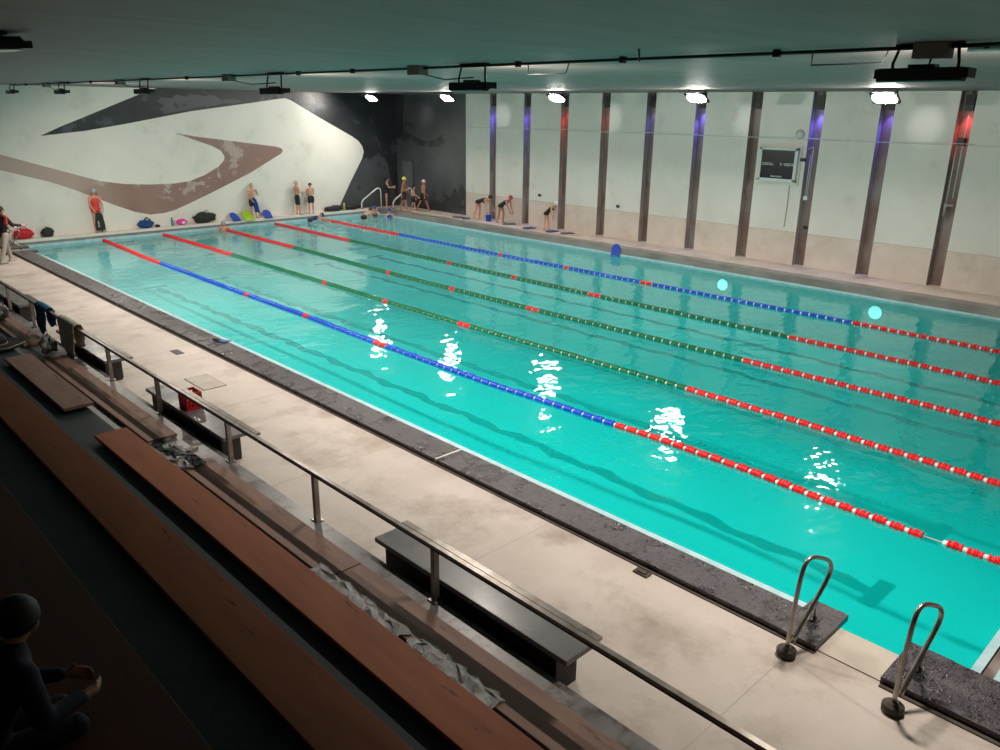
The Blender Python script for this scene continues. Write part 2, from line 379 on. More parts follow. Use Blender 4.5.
def mural_mat():
    m = M['brown']; nt = m.node_tree; b_ = nt.nodes['Principled BSDF']
    src = b_.inputs['Base Color'].links[0].from_socket
    tc = N(m, 'ShaderNodeTexCoord'); sp = N(m, 'ShaderNodeSeparateXYZ'); lk(m, tc.outputs['Object'], sp.inputs[0])
    mr = N(m, 'ShaderNodeMapRange'); mr.inputs[1].default_value = 3.2; mr.inputs[2].default_value = 5.2; lk(m, sp.outputs[0], mr.inputs[0])
    mx = N(m, 'ShaderNodeMix', data_type='RGBA'); mx.inputs[6].default_value = (.46,.34,.30,1)     # the paint is faded at this end
    lk(m, mr.outputs[0], mx.inputs[0]); lk(m, src, mx.inputs[7]); lk(m, mx.outputs[2], b_.inputs['Base Color'])
mural_mat()
b = BM()
bx(b, BX, WX+.35, WY, WY+.2, -.1, CZ, 0)
prism(b, CREAM, -.004, 'y', WY, 1); prism(b, BROWN, -.008, 'y', WY, 2); prism(b, SLATE, -.004, 'y', WY, 3); prism(b, GREY, -.003, 'y', WY, 4)
struct('wall_far', b, ['black_paint', 'cream', 'brown', 'slate', 'slate'])

# right wall: white panels standing proud of rusty recesses
b = BM()
RY = [24.4, 22.33, 20.26, 18.19, 16.12, 14.05, 11.98, 9.91, 7.84, 5.77, 3.70, 1.63, -.44, -2.51, -4.58]   # near edge of each recess
D = .24
edges = [26.38] + [y for r in RY for y in (r+.40, r)] + [BY]
for i in range(0, len(edges), 2):
    y1, y0 = edges[i], edges[i+1]
    for (z0, z1, mi) in ((DZ-.1, 1.345, 5), (1.355, 4.225, 0), (4.235, CZ, 0)): bx(b, WX, WX+D, y0, y1, z0, z1, mi)
    bx(b, WX+.004, WX+D, y0+.002, y1-.002, DZ-.1, CZ, 2)
for r in RY:
    bx(b, WX+D, WX+D+.1, r, r+.4, DZ-.1, CZ, 1)
    bx(b, WX+.001, WX+D, r+.39, r+.402, DZ-.1, CZ, 3)
bx(b, WX, WX+D+.1, 26.38, WY, DZ-.1, CZ, 4)
bx(b, WX+D+.05, WX+D+.2, BY, WY, -.1, CZ, 2)
struct('wall_right', b, ['panel', 'recess', 'seam', 'reveal', 'slate', 'panel_low'])
b = BM(); jag = [(26.4,DZ),(26.4,1.35),(26.7,1.75),(26.95,1.25),(27.2,1.5),(27.5,1.0),(27.9,1.2),(28.3,.85),(28.7,1.15),(29.3,.7),(30.0,.75),(30.3,DZ)]
prism(b, jag, -.006, 'x', WX, 0)
prism(b, [(30.9,3.4),(31.58,3.6),(31.58,CZ-.02),(30.85,CZ-.02),(31.05,4.5)], -.006, 'x', WX, 0)
prism(b, [(27.9,3.5),(28.1,3.85),(28.5,3.6),(29.4,3.5),(30.2,3.7),(30.9,3.95),(30.85,3.55),(30.0,3.3),(29.0,3.25),(28.3,3.3)], -.006, 'x', WX, 0)
struct('trim_peeled_paint', b, 'black_paint')
# other walls, out of the frame
b = BM(); bx(b, BX-.2, BX, BY, WY+.2, -.1, CZ); struct('wall_left', b, 'wall_dark')
b = BM(); bx(b, BX, WX+.5, BY-.2, BY, -.1, CZ); struct('wall_near', b, 'wall_dark')
# door in the dark corner
b = BM(); bx(b, WX-.03, WX, 30.35, 31.2, DZ, 2.5, 0)
dr = struct('door_1', b, 'door_grey')
b = BM()
for a in ((30.27, 30.35, DZ, 2.58), (31.2, 31.28, DZ, 2.58), (30.27, 31.28, 2.5, 2.58)): bx(b, WX-.045, WX, *a)
obj('door_frame', b, 'slate', dr)
b = BM(); tube(b, [(WX-.03,30.46,1.25),(WX-.09,30.46,1.25),(WX-.09,30.56,1.25)], .014, 6); obj('door_handle', b, 'steel', dr)

# ------------------------------------------------------------------ stand: tiers, planks
b = BM()
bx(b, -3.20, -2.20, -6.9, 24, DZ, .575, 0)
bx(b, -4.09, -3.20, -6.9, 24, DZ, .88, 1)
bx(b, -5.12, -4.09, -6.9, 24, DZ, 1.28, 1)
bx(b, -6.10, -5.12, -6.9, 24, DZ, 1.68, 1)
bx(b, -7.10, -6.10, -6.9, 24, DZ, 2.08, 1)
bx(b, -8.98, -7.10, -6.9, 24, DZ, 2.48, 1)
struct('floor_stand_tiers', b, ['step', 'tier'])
def plank(name, x0, x1, y0, y1, z, m, label, group, nib=True):
    t = thing(name, label, 'bench plank', ((x0+x1)/2, (y0+y1)/2, z-.11 if nib else z-.06), 0, group)
    hx, hy = (x1-x0)/2, (y1-y0)/2; top = .11 if nib else .06
    b = BM(); bx(b, -hx, hx, -hy, hy, top-.045, top, 0); obj('seat_board', b, [m], t, bevel=.006)
    for s in (-1, 0, 1) if nib else (-1, 1):
        b = BM(); bx(b, -hx*.8, hx*.8, s*(hy-.25)-.05, s*(hy-.25)+.05, .001, top-.045); obj('bearer', b, 'plank_side', t)
    return t
G = 'wooden seat planks of the stand'
plank('bench_plank', -2.84, -2.43, 9.02, 14.05, .635, 'wood_pale', 'pale worn step plank of lowest tier, on the far side of the rubble gap', 'lowest step planks', False)
plank('bench_plank', -2.84, -2.43, 4.46, 7.95, .635, 'wood_pale', 'pale worn step plank of lowest tier between the rubble gap and nearest bench', 'lowest step planks', False)
plank('bench_plank', -2.84, -2.43, -1.5, 4.44, .635, 'wood_pale', 'stained worn step plank of lowest tier nearest the camera at bottom centre', 'lowest step planks', False)
plank('bench_plank', -2.82, -2.42, 15.2, 20.4, .635, 'wood_pale', 'pale step plank of lowest tier at far left behind the black hat', 'lowest step planks', False)
plank('bench_plank', -3.54, -3.14, 10.12, 13.3, .98, 'wood_pale', 'short brown seat plank of the second tier left of the gap', G)
plank('bench_plank', -3.54, -3.14, -1.8, 8.86, .98, 'wood', 'long orange-brown seat plank of the second tier, brightest plank of the stand', G)
plank('bench_plank', -3.54, -3.14, 15.8, 20.4, .98, 'wood_pale', 'far left seat plank of the second tier behind the black hat', G)
plank('bench_plank', -4.465, -4.03, -2.0, 12.2, 1.38, 'wood', 'long dark brown seat plank of the third tier', G)
plank('bench_plank', -5.92, -5.06, -2.0, 11.5, 1.78, 'wood_dark', 'nearly black brown seat plank of the top visible tier at lower left', G)
# torn plastic film and rubble on the lowest tier
def film(x0, x1, y0, y1, z, label, seed):
    random.seed(seed); b = BM(); nx, ny = 9, 16; g = []
    for i in range(nx):
        for j in range(ny):
            e = (i in (0, nx-1)) or (j in (0, ny-1))
            g.append(b.verts.new((x0+(x1-x0)*i/(nx-1)+random.uniform(-.03,.03), y0+(y1-y0)*j/(ny-1)+random.uniform(-.04,.04), z+random.uniform(0,.012 if e else .035))))
    for i in range(nx-1):
        for j in range(ny-1):
            b.faces.new((g[i*ny+j], g[(i+1)*ny+j], g[(i+1)*ny+j+1], g[i*ny+j+1]))
    o = obj('plastic_film', b, 'film'); s = o.modifiers.new('s', 'SOLIDIFY'); s.thickness = .003
    tag(o, label, 'plastic film')
film(-2.86, -2.55, 7.75, 8.2, .645, 'crumpled clear plastic film at the broken end of a pale plank', 3)
film(-3.12, -2.74, 3.2, 4.7, .642, 'long torn clear plastic film lying beside the orange plank', 5)
film(-3.08, -2.72, 2.0, 3.1, .642, 'torn clear plastic film nearest the camera beside the orange plank', 8)
def rubble(x, y, z, label, seed):
    random.seed(seed); b = BM()
    for i in range(26):
        s = random.uniform(.015, .05); ang = random.uniform(0, 6.3); px, py = random.gauss(0,.10), random.gauss(0,.22)
        vs = bx(b, -s, s, -s*1.6, s*1.6, 0, s*.7)
        bmesh.ops.transform(b, matrix=Matrix.Translation((px, py, 0)) @ Matrix.Rotation(ang, 4, 'Z'), verts=vs)
    tag(obj('rubble', b, 'film', loc=(x, y, z)), label, 'rubble', kind='stuff')
rubble(-2.62, 8.55, .577, 'grey rubble scattered in the gap between two pale planks', 2)

# ------------------------------------------------------------------ rail along the stand
RX, RZ = -2.235, 1.185
rail = thing('guard_rail', 'long low metal guard rail on posts along the front of the stand', 'railing', (RX, 8, .576))
b = BM(); bx(b, -.024, .024, -10.5, 16, RZ-.576-.035, RZ-.576, 0); bx(b, -.025, .02, -10.5, 16, RZ-.576-.05, RZ-.576-.034, 1); obj('top_bar', b, ['rail', 'rail_dark'], rail)
for y in (3.50, 5.62, 7.76, 10.1, 12.2, 14.5, 16.75, 18.6, 20.7):
    b = BM(); bx(b, -.028, .028, y-8-.03, y-8+.03, 0, RZ-.576-.05); bx(b, -.05, .05, y-8-.06, y-8+.06, 0, .012); obj('post', b, 'rail', rail)
def board(y0, y1, label):
    b = BM(); bx(b, -.035, .035, -(y1-y0)/2, (y1-y0)/2, -.02, .012)
    t = tag(obj('rail_board', b, 'rail', loc=(RX+.068, (y0+y1)/2, RZ-.015), bevel=.004), label, 'board', 'flat boards fixed along the guard rail')
board(1.57, 4.05, 'flat grey board fixed to the guard rail above the nearest bench')
board(7.05, 9.3, 'flat grey board fixed to the guard rail in front of the red crate bench')
board(11.3, 13.1, 'flat grey board fixed to the guard rail right of the hanging beige towel')
board(15.4, 17.3, 'flat grey board fixed to the guard rail behind the blue towel')

# ------------------------------------------------------------------ pool-side benches
def bench(y0, y1, label):
    t = thing('bench', label, 'bench', (-1.93, (y0+y1)/2, DZ), 0, 'low concrete benches along the stand'); h = (y1-y0)/2
    b = BM(); bx(b, -.205, .205, -h, h, .385, .44); obj('seat_slab', b, 'bench_top', t, bevel=.008)
    b = BM(); bx(b, -.17, .10, -h+.14, h-.14, 0, .384); obj('base', b, 'bench_base', t)
    for s in (-1, 1):
        b = BM(); y = s*(h-.33); bx(b, -.15, .15, y-.09, y+.09, 0, .3845); obj('end_support', b, 'bench_end', t)
bench(1.92, 4.63, 'grey topped low bench nearest the camera, at bottom centre')
bench(8.18, 10.93, 'grey topped low bench carrying the red crate')
bench(12.8, 15.6, 'grey topped low bench right of the hanging beige towel')
bench(18.3, 21.2, 'farthest grey topped low bench at the left edge')

# ------------------------------------------------------------------ lane ropes
PTS = {1:[(3.84,31.2),(3.64,25.39),(3.59,18.98),(3.59,15.92),(3.53,12.82),(3.53,9.19),(3.64,6.65),(3.72,4.99),(3.73,3.6),(3.66,2.3),(3.64,1.27),(3.67,.46),(3.72,-.28)],
 2:[(6.16,31.2),(6.15,25.17),(6.09,18.58),(6.04,15.43),(6.02,12.38),(6.09,9.41),(6.13,6.2),(6.12,3.91),(6.06,2.23),(6.01,.83),(6.0,-.28)],
 3:[(8.63,31.2),(8.6,25.17),(8.44,18.63),(8.42,15.58),(8.43,12.61),(8.53,9.07),(8.59,6.41),(8.61,3.93),(8.63,2.67),(8.61,1.54),(8.6,-.28)],
 4:[(11.14,31.2),(11.08,25.27),(10.98,18.82),(10.97,15.83),(10.96,12.79),(11.0,9.02),(11.05,6.56),(11.07,4.11),(11.03,2.18),(11.0,-.28)],
 5:[(13.55,31.2),(13.5,25.41),(13.4,18.73),(13.42,15.55),(13.43,12.46),(13.47,9.03),(13.51,6.15),(13.5,4.34),(13.48,2.86),(13.45,-.28)]}
def xr(i, y):
    p = PTS[i]
    if y >= p[0][1]: return p[0][0]
    for a, c in zip(p, p[1:]):
        if c[1] <= y <= a[1]:
            t = (y-c[1])/(a[1]-c[1]); t = t*t*(3-2*t); return c[0] + (a[0]-c[0])*t
    return p[-1][0]
def float_bm(b=None, T=None):
    b = b or BM(); prof = []
    for z0 in (-.083, .003):
        prof += [(.022, z0), (.068, z0+.004), (.072, z0+.014), (.045, z0+.022), (.045, z0+.058), (.072, z0+.066), (.068, z0+.076), (.022, z0+.080)]
    lathe(b, prof, 12, (T or Matrix.Identity(4)) @ Matrix.Rotation(-PI/2, 4, 'X')); return b
def bead_bm(b=None, T=None):
    b = b or BM(); lathe(b, [(.015,-.030),(.034,-.022),(.038,0),(.034,.022),(.015,.030)], 8, (T or Matrix.Identity(4)) @ Matrix.Rotation(-PI/2, 4, 'X')); return b
FM = {c: mesh_of(float_bm(), 'float_'+c, c) for c in ('red', 'blue', 'green')}
BE = mesh_of(bead_bm(), 'bead', 'white')
ROPE = {1: ('blue', 'lane rope nearest the stand, blue middle with red ends and a gap in its floats'),
 2: ('green', 'green and red lane rope, second from the stand'), 3: ('green', 'green and red lane rope in the middle, a swimmer holding its far end'),
 4: ('green', 'green and red lane rope, second from the right wall'), 5: ('blue', 'lane rope nearest the right wall, blue middle with red ends')}
near_end = {1: 5.98, 2: 6.22, 3: 6.42, 4: 6.58, 5: 6.13}
SP = .225
for i in range(1, 6):
    mid, lab = ROPE[i]
    t = thing('lane_rope', lab, 'lane rope', (xr(i, 15.6), 15.6, 0), 0, 'lane ropes floating on the pool'); t['label'] = lab
    b = BM(); tube(b, [(xr(i, y)-t.location.x, y-15.6, .012) for y in [PY0+.01+k*.5 for k in range(int((31.2-PY0)/.5)+1)]+[31.2]], .008, 5); obj('cable', b, 'cable', t)
    ys = []; y = 31.05
    while y > -.2: ys.append(y); y -= SP
    rest = {c: BM() for c in (0,)}; rb = rest[0]; rbe = BM(); n = 0
    for y in reversed(ys):
        if i == 1 and (.68 < y < .95): continue
        col = 'red' if (y < near_end[i] or y > 25.1) else mid
        if min(abs(y-k) for k in (12.55, 15.75, 18.9)) < SP*.9: col = 'red'
        x = xr(i, y); a = math.atan2(xr(i, y+.3)-xr(i, y-.3), .6)
        bob = .012 + random.uniform(-.006, .006)
        T = Matrix.Translation((x-t.location.x, y-15.6, bob)) @ Matrix.Rotation(-a+random.uniform(-.03,.03), 4, 'Z')
        T2 = Matrix.Translation((x-t.location.x, y-15.6+SP/2, .012))
        if n < 100:
            f = bpy.data.objects.new('float', FM[col]); C.objects.link(f); f.parent = t; f.matrix_local = T
            g = bpy.data.objects.new('bead', BE); C.objects.link(g); g.parent = t; g.matrix_local = T2
        else:
            mi = {'red': 0, 'blue': 1, 'green': 2}[col]; k0 = len(rb.faces)
            float_bm(rb, T); rb.faces.ensure_lookup_table()
            for q in range(k0, len(rb.faces)): rb.faces[q].material_index = mi
            bead_bm(rbe, T2)
        n += 1
    tag(obj('float', rb, ['red', 'blue', 'green'], t), kind='stuff')
    tag(obj('bead', rbe, 'white', t), kind='stuff')

# ------------------------------------------------------------------ ladder handrails, near end
def handrail(loc, label, mirror=1, sx=1.0, m='steel'):
    t = thing('handrail', label, 'handrail', loc, 0, 'pool ladder handrails')
    pts = [(0,0,0),(.015,0,.30),(.04,0,.60),(.07,0,.82),(.12,0,.93),(.20,-.01,.96),(.30,-.03,.92),(.44,-.07,.86),(.50,-.09,.80),(.50,-.09,.68),(.42,-.07,.56),(.28,-.05,.40),(.12,-.03,.22),(.06,-.02,.12)]
    P = [Vector(p) for p in pts]
    sm = []
    for a, c in zip(P, P[1:]): sm += [a, a.lerp(c, .5)]
    sm.append(P[-1])
    for _ in range(2): sm = [sm[0]] + [(sm[k-1]+sm[k]*2+sm[k+1])/4 for k in range(1, len(sm)-1)] + [sm[-1]]
    b = BM(); tube(b, [(p.x*sx, p.y, p.z) for p in sm], .021, 10); obj('tube', b, m, t)
    b = BM(); lathe(b, [(.075,0),(.088,.01),(.09,.06),(.075,.075),(.045,.08),(.04,.095)], 18); obj('base_cover', b, 'curb_side' if m=='steel' else m, t)
    b = BM(); lathe(b, [(.055,.121),(.06,.125),(.06,.135),(.03,.145)], 14, Matrix.Translation((.52*sx, .0, 0))); tube(b, [(.52*sx,0,.13),(.50*sx,-.01,.2),(.36*sx,-.06,.47)], .012, 6); obj('flange', b, 'steel', t)
    b = BM(); ell(b, (.50*sx, .0, .145), (.06,.035,.024)); obj('latch', b, 'black', t)
    return t
handrail((-.15, .96, DZ), 'curved steel ladder handrail on the near curb, left one of the near pair', 1)
handrail((-.17, .0, DZ), 'curved steel ladder handrail on the near curb, right one of the near pair', 1)
handrail((-.15, 28.24, DZ), 'curved steel ladder handrail at the far left corner, nearer of its pair', 1)
handrail((-.15, 29.3, DZ), 'curved steel ladder handrail at the far left corner, beside the red bag', 1)
def slanted_rail(loc, label):
    t = thing('handrail', label, 'handrail', loc, 0, 'white handrails at the far right corner')
    b = BM(); tube(b, [(0,0,0),(0,0,.28),(.08,-.02,.42),(.75,-.2,.93),(.86,-.23,.96),(.95,-.25,.90),(.98,-.25,.7),(.98,-.25,0)], [.03,.03,.034,.034,.03,.03,.025,.025], 8); obj('tube', b, 'white', t)
    b = BM(); lathe(b, [(.07,0),(.07,.03),(.04,.04)], 12); obj('base_cover', b, 'steel', t)
    return t
slanted_rail((15.98, 31.42, DZ), 'slanted white ladder handrail at the far right corner, left of the pair')
slanted_rail((17.2, 30.5, DZ), 'slanted white ladder handrail at the far right corner, right of the pair')

# ------------------------------------------------------------------ scoreboard, horn, pipes on the right wall
t = thing('scoreboard', 'dark scoreboard in a pale frame on the white right wall', 'scoreboard', (WX, 11.17, 3.44))
def text(s, size, y, z, parent, m='white', name='lettering'):
    cu = bpy.data.curves.new('txt', 'FONT'); cu.body = s; cu.size = size; cu.align_x = 'CENTER'; cu.align_y = 'CENTER'; cu.extrude = .002
    o = bpy.data.objects.new('tmp', cu); C.objects.link(o)
    bpy.context.view_layer.update(); me = bpy.data.meshes.new_from_object(o.evaluated_get(bpy.context.evaluated_depsgraph_get()))
    bpy.data.objects.remove(o); me.materials.clear(); me.materials.append(M[m])
    n = bpy.data.objects.new(name, me); C.objects.link(n); n.parent = parent
    n.rotation_euler = (PI/2, 0, -PI/2); return n
b = BM(); bx(b, -.10, -.003, -.58, .58, -.46, .46); obj('screen', b, 'screen', t)
b = BM()
for a in ((-.66,-.56,-.52,.52),(.56,.66,-.52,.52),(-.66,.66,-.54,-.44),(-.66,.66,.44,.54)): bx(b, -.13, -.001, *a)
obj('frame', b, 'board_frame', t, bevel=.01)
b = BM(); bx(b, -.05, -.001, -.74, .74, -.62, -.5405); bx(b, -.03, -.001, -.74, -.661, -.54, .6); bx(b, -.03, -.001, .661, .74, -.54, .6); bx(b, -.03, -.001, -.66, .66, .541, .6); obj('mounting_frame', b, 'panel', t)
scr = [c for c in kids(t) if c.name.startswith('screen')][0]
for s, sz, y, z in (('LOCAL', .12, .33, .0), ('V', .13, -.12, .0), ('VISITA', .12, -.38, .0), ('MARCADOR', .07, 0, -.38)):
    o = text(s, sz, y, z, scr); o.location = (-.102, y, z)
b = BM(); tube(b, [(-.01,-.45,-.62),(-.01,-.46,-1.3),(-.01,-.44,-1.95)], .012, 6); obj('cable', b, 'grey_box', t)
b = BM(); lathe(b, [(.0005,0),(.13,.0),(.14,.03),(.12,.06),(.05,.08),(.0005,.08)], 18, Matrix.Rotation(-PI/2, 4, 'Y'))
t = tag(obj('alarm_bell', b, 'board_frame', loc=(WX, 10.58, 4.38)), 'round grey alarm bell on the wall above the scoreboard', 'bell')
b = BM(); bx(b, -.08, 0, -.08, .08, -.05, .05); tube(b, [(-.05,0,0),(-.12,-.12,.02)], .02, 6)
tag(obj('wall_bracket', b, 'black', loc=(WX, 10.36, 3.62)), 'small black bracket beside the scoreboard', 'bracket')
b = BM(); tube(b, [(WX-.015, y, 4.25+.02*math.sin(y*1.3)) for y in [5.6+i*.5 for i in range(38)]], .011, 6)
tag(obj('wall_conduit', b, 'board_frame'), 'thin pale conduit running across the white panels and recesses', 'conduit')
t = thing('pipe', 'thin looped pale pipe in the recess right of the scoreboard', 'pipe', (WX+.05, 10.12, 2.4))
b = BM(); tube(b, [(-.06,.12,1.55),(-.06,-.03,1.62),(-.06,-.04,1.5),(-.06,-.02,.1)], .013, 6); tube(b, [(-.06,.03,1.4),(-.06,.03,.1)], .013, 6); obj('tube', b, 'board_frame', t)
b = BM(); bx(b, -.12, -.02, -.06, .06, 0, .12); obj('end_box', b, 'board_frame', t)
t = thing('pipe', 'pair of vertical pipes with a valve in the nearest red lit recess', 'pipe', (WX+.08, 5.97, 2.3))
b = BM(); tube(b, [(-.04,.08,.4),(-.04,.08,1.95)], .014, 6); tube(b, [(-.04,-.06,.5),(-.04,-.06,2.0),(-.04,-.08,2.76)], .014, 6); obj('tube', b, 'board_frame', t)
b = BM(); lathe(b, [(.04,0),(.05,.03),(.03,.1),(.05,.2),(.035,.4)], 10, Matrix.Translation((-.04,.08,0))); bx(b, -.08, .0, -.13, .12, .28, .34); obj('valve', b, 'grey_box', t)
b = BM(); bx(b, -.1, .1, -.1, .08, 1.92, 2.12); obj('junction_box', b, 'black', t)
for (y, z, l) in ((10.0, 1.55, 'small dark outlet low on the white panel right of the scoreboard'), (17.55, 1.52, 'small dark outlet low on the white panel in the middle of the right wall'), (16.4, 4.6, None), (21.7, 1.6, 'small dark outlet on the panel above the girl in the white cap'), (25.1, 1.0, 'small dark outlet on the panel above the bending girls')):
    if l:
        b = BM(); bx(b, -.03, 0, -.07, .07, -.05, .05); bx(b, -.036, -.03, -.03, .03, -.02, .02); tag(obj('wall_outlet', b, 'black', loc=(WX, y, z), bevel=.004), l, 'outlet', 'wall outlets')

# coloured wall washer lamps at the top of the recesses
WASH = 12.0
COL = ['blue','blue','red','dim red','dim blue','blue','off','blue','blue','red']
where = ['recess beside the dark corner', 'second recess from dark corner', 'third recess from dark corner, red glow', 'fourth recess from dark corner', 'fifth recess from dark corner', 'sixth recess from dark corner, blue', 'unlit recess left of scoreboard', 'blue recess right of scoreboard', 'second blue recess right of scoreboard', 'nearest red recess at right']
for k, y in enumerate(RY[:10]):
    t = thing('wall_washer_lamp', 'black lamp box at top of the '+where[k], 'lamp', (WX+.12, y+.14, 5.12), 0, 'coloured lamps at the top of the recesses')
    b = BM()
    bx(b, -.10, .10, -.10, .12, .10, .42)
    for a in ((-.10,-.09,-.10,.12),(.09,.10,-.10,.12),(-.09,.09,-.10,-.09),(-.09,.09,.11,.12)): bx(b, *a, .0, .10)
    ho = obj('housing', b, 'black', t)
    b = BM(); bx(b, -.02, .02, -.02, .02, .42, .509); obj('bracket', b, 'black_metal', t)
    c = COL[k]; E = {'blue': ((.16,.12,1), 1.0), 'red': ((1,.07,.07), .55), 'dim red': ((1,.12,.10), .18), 'dim blue': ((.22,.2,1), .35), 'off': ((1,1,1), .0)}[c]
    b = BM(); bx(b, -.07, .07, -.07, .09, .085, .099)
    obj('lens', b, lamp_mat('washer_lens_'+c.replace(' ', '_')+'_'+'abcdefghij'[k], E[0], E[1]*WASH) if c != 'off' else M['glass_off'], ho)
    if c != 'off':
        l = bpy.data.lights.new('washer', 'SPOT'); l.energy = 110*E[1]; l.color = E[0]; l.spot_size = R(70); l.spot_blend = 1.0; l.shadow_soft_size = .03
        o = bpy.data.objects.new('washer_light', l); C.objects.link(o); o.parent = t; o.location = (-.04, .01, .03)
        o.rotation_euler = Vector((.13, 0, -1)).to_track_quat('-Z', 'Y').to_euler()

# ------------------------------------------------------------------ floodlights
def floodlight(loc, tilt, lens, label, group, cz=CZ, flip=1):
    """panel faces down, tilted about the pool's long axis; tilt>0 turns it towards +X"""
    t = thing('floodlight', label, 'floodlight', loc, 0, group)
    Rt = Matrix.Rotation(-tilt, 4, 'Y')
    b = BM(); vs = bx(b, -.21, .21, -.34, .34, -.03, .03); vs += bx(b, -.16, .16, -.29, .29, .03, .05); vs += bx(b, -.10, .10, .08, .26, .05, .08)
    for k in range(7): vs += bx(b, -.15, .15, -.27+k*.045, -.26+k*.045, .05, .07)
    bmesh.ops.transform(b, matrix=Rt, verts=vs); ho = obj('housing', b, 'black_metal', t)
    b = BM(); prism(b, [(.18*math.copysign(abs(math.cos(a))**.6, math.cos(a)), .30*math.copysign(abs(math.sin(a))**.6, math.sin(a))) for a in [k*2*PI/24 for k in range(24)]], .009, 'z', -.0395); bmesh.ops.transform(b, matrix=Rt, verts=b.verts); obj('glass', b, lens, ho)
    if tilt < 0:
        b = BM(); bx(b, -.44, -.17, -.34, .34, .115, .125); obj('added_visor', b, 'black_metal', ho)  # plate added to keep the tilted glass from lighting the ceiling
    h = cz - loc[2]
    for s in (-1, 1):
        b = BM(); tube(b, [(0, s*.30, .04), (-.02*flip, s*.30, .1), (0, s*.27, h-.02), (.02, s*.18, h-.005)], .018, 6); obj('bracket_arm', b, 'black_metal', t)
    b = BM(); bx(b, -.03, .03, -.32, .32, h-.03, h-.001); obj('ceiling_plate', b, 'black_metal', t)
    return t
def slim_floodlight(loc, lens, label, group):
    """low asymmetric floodlight: flat top, upright back towards the stand, slanting glass towards the pool"""
    t = thing('floodlight', label, 'floodlight', loc, 0, group)
    b = BM(); prism(b, [(-.16,.055),(-.17,.045),(-.17,-.05),(-.15,-.06),(-.075,-.06),(.085,.045),(.085,.055)], .70, 'y', -.35)
    vs = bx(b, -.10, .02, -.10, .12, .055, .085); vs = bx(b, -.14, .06, -.385, -.35, -.03, .05); vs = bx(b, -.14, .06, .35, .385, -.03, .05)
    ho = obj('housing', b, 'black_metal', t)
    b = BM(); u = Vector((.16, 0, .105)).normalized(); n_ = Vector((.105, 0, -.16)).normalized()
    A = Vector((-.075, 0, -.06)) + u*.0005 + n_*.001; B_ = A + u*.19
    A = A + u*.012; B_ = A + u*.165; b.faces.new([b.verts.new(q) for q in ((A.x,-.31,A.z),(B_.x,-.31,B_.z),(B_.x,.31,B_.z),(A.x,.31,A.z))]); obj('glass', b, lens, ho)
    h = CZ - loc[2]
    for s in (-1, 1):
        b = BM(); tube(b, [(-.04, s*.27, .05), (-.05, s*.27, .1), (-.02, s*.24, h-.03), (.0, s*.14, h-.012)], .015, 6); obj('bracket_arm', b, 'black_metal', t)
    b = BM(); bx(b, -.025, .025, -.28, .28, h-.02, h-.001); obj('ceiling_plate', b, 'black_metal', t)
    return t
NR = [(1.2, 5.37), (7.1, 5.33), (12.6, 5.30), (18.9, 5.33), (25.2, 5.35), (31.0, 5.38)]
lab = ['largest black floodlight at the upper right, over the near pool end', 'black floodlight above the dark far corner, second from the right', 'black floodlight above the black mural wedge, third from the right', 'small black floodlight left of the black mural wedge, fourth from the right', 'small black floodlight near the left edge above the cream wall', 'leftmost tiny black floodlight against the cream wall']
for k, (y, z) in enumerate(NR):
    if y > 30.9: y = 30.6
    slim_floodlight((1.5, y, z), 'lens_near' if k < 5 else 'glass_off', lab[k], 'black floodlights of the near row')
lab = ['large glowing floodlight nearest the camera, left of the largest black floodlight', 'glowing floodlight in the middle of the right wall top', 'glowing floodlight before the third recess from the dark corner', 'glowing floodlight before the black panel of the right wall', 'glowing floodlight before the black mural corner']
for k, y in enumerate((6.95, 12.45, 18.1, 24.0, 29.2)):
    t = floodlight((15.25, y, 5.41), R(-34), 'lens_far', lab[k], 'glowing floodlights of the far row')
    l = bpy.data.lights.new('added_wall_spot', 'SPOT'); l.energy = 75; l.spot_size = R(26); l.spot_blend = 1.0; l.shadow_soft_size = .04; l.color = (1,.98,.92)  # spot added behind the floodlight to make the bright patch on the wall
    o = bpy.data.objects.new('added_wall_spot_light', l); C.objects.link(o); o.parent = t; o.location = (.32, 0, -.02)
    o.rotation_euler = Vector((3.0, 0, -.72)).to_track_quat('-Z', 'Y').to_euler()
t = floodlight((-4.32, 6.95, 5.52), R(3), 'glass_off', 'unlit black floodlight above the stand at the top left corner', 'unlit floodlights above the stand')

# conduit with boxes along the ceiling
t = thing('ceiling_conduit', 'dark conduit running along the ceiling past the near floodlights', 'conduit', (1.45, 12, CZ))
b = BM(); tube(b, [(.02*math.sin(y*.9), y-12, -.035) for y in [-6.5+i*1.0 for i in range(38)]], .02, 6); obj('tube', b, 'black_metal', t)
for y in (1.15, 8.3, 14.4, 20.4, 26.6):
    b = BM(); bx(b, -.09, .09, y-12-.14, y-12+.14, -.13, -.002); obj('junction_box', b, 'grey_box', t, bevel=.01)
    b = BM(); y2 = min(NR, key=lambda q: abs(q[0]-y))[0]; tube(b, [(0,y-12,-.10),(.02,y-12+(y2-y)*.5,-.2),(.03,y2-12,-.18)], .009, 5); obj('lamp_cable', b, 'black_metal', t)
for y in (-3, -.6, 2.6, 4.5, 6.2, 10, 11.7, 16.4, 22.6, 24.5, 28.8):
    b = BM(); bx(b, -.03, .03, y-12-.03, y-12+.03, -.07, -.001); obj('clip', b, 'black_metal', t)
t = thing('ceiling_tube', 'pale tube fitting on the ceiling beside the largest black floodlight', 'tube', (1.75, .62, CZ))
b = BM(); tube(b, [(0,-.75,-.05),(0,.35,-.05)], .022, 8); obj('tube', b, 'white', t)
for y in (-.6, .2):
    b = BM(); bx(b, -.02, .02, y-.02, y+.02, -.05, -.001); obj('clip', b, 'black_metal', t)
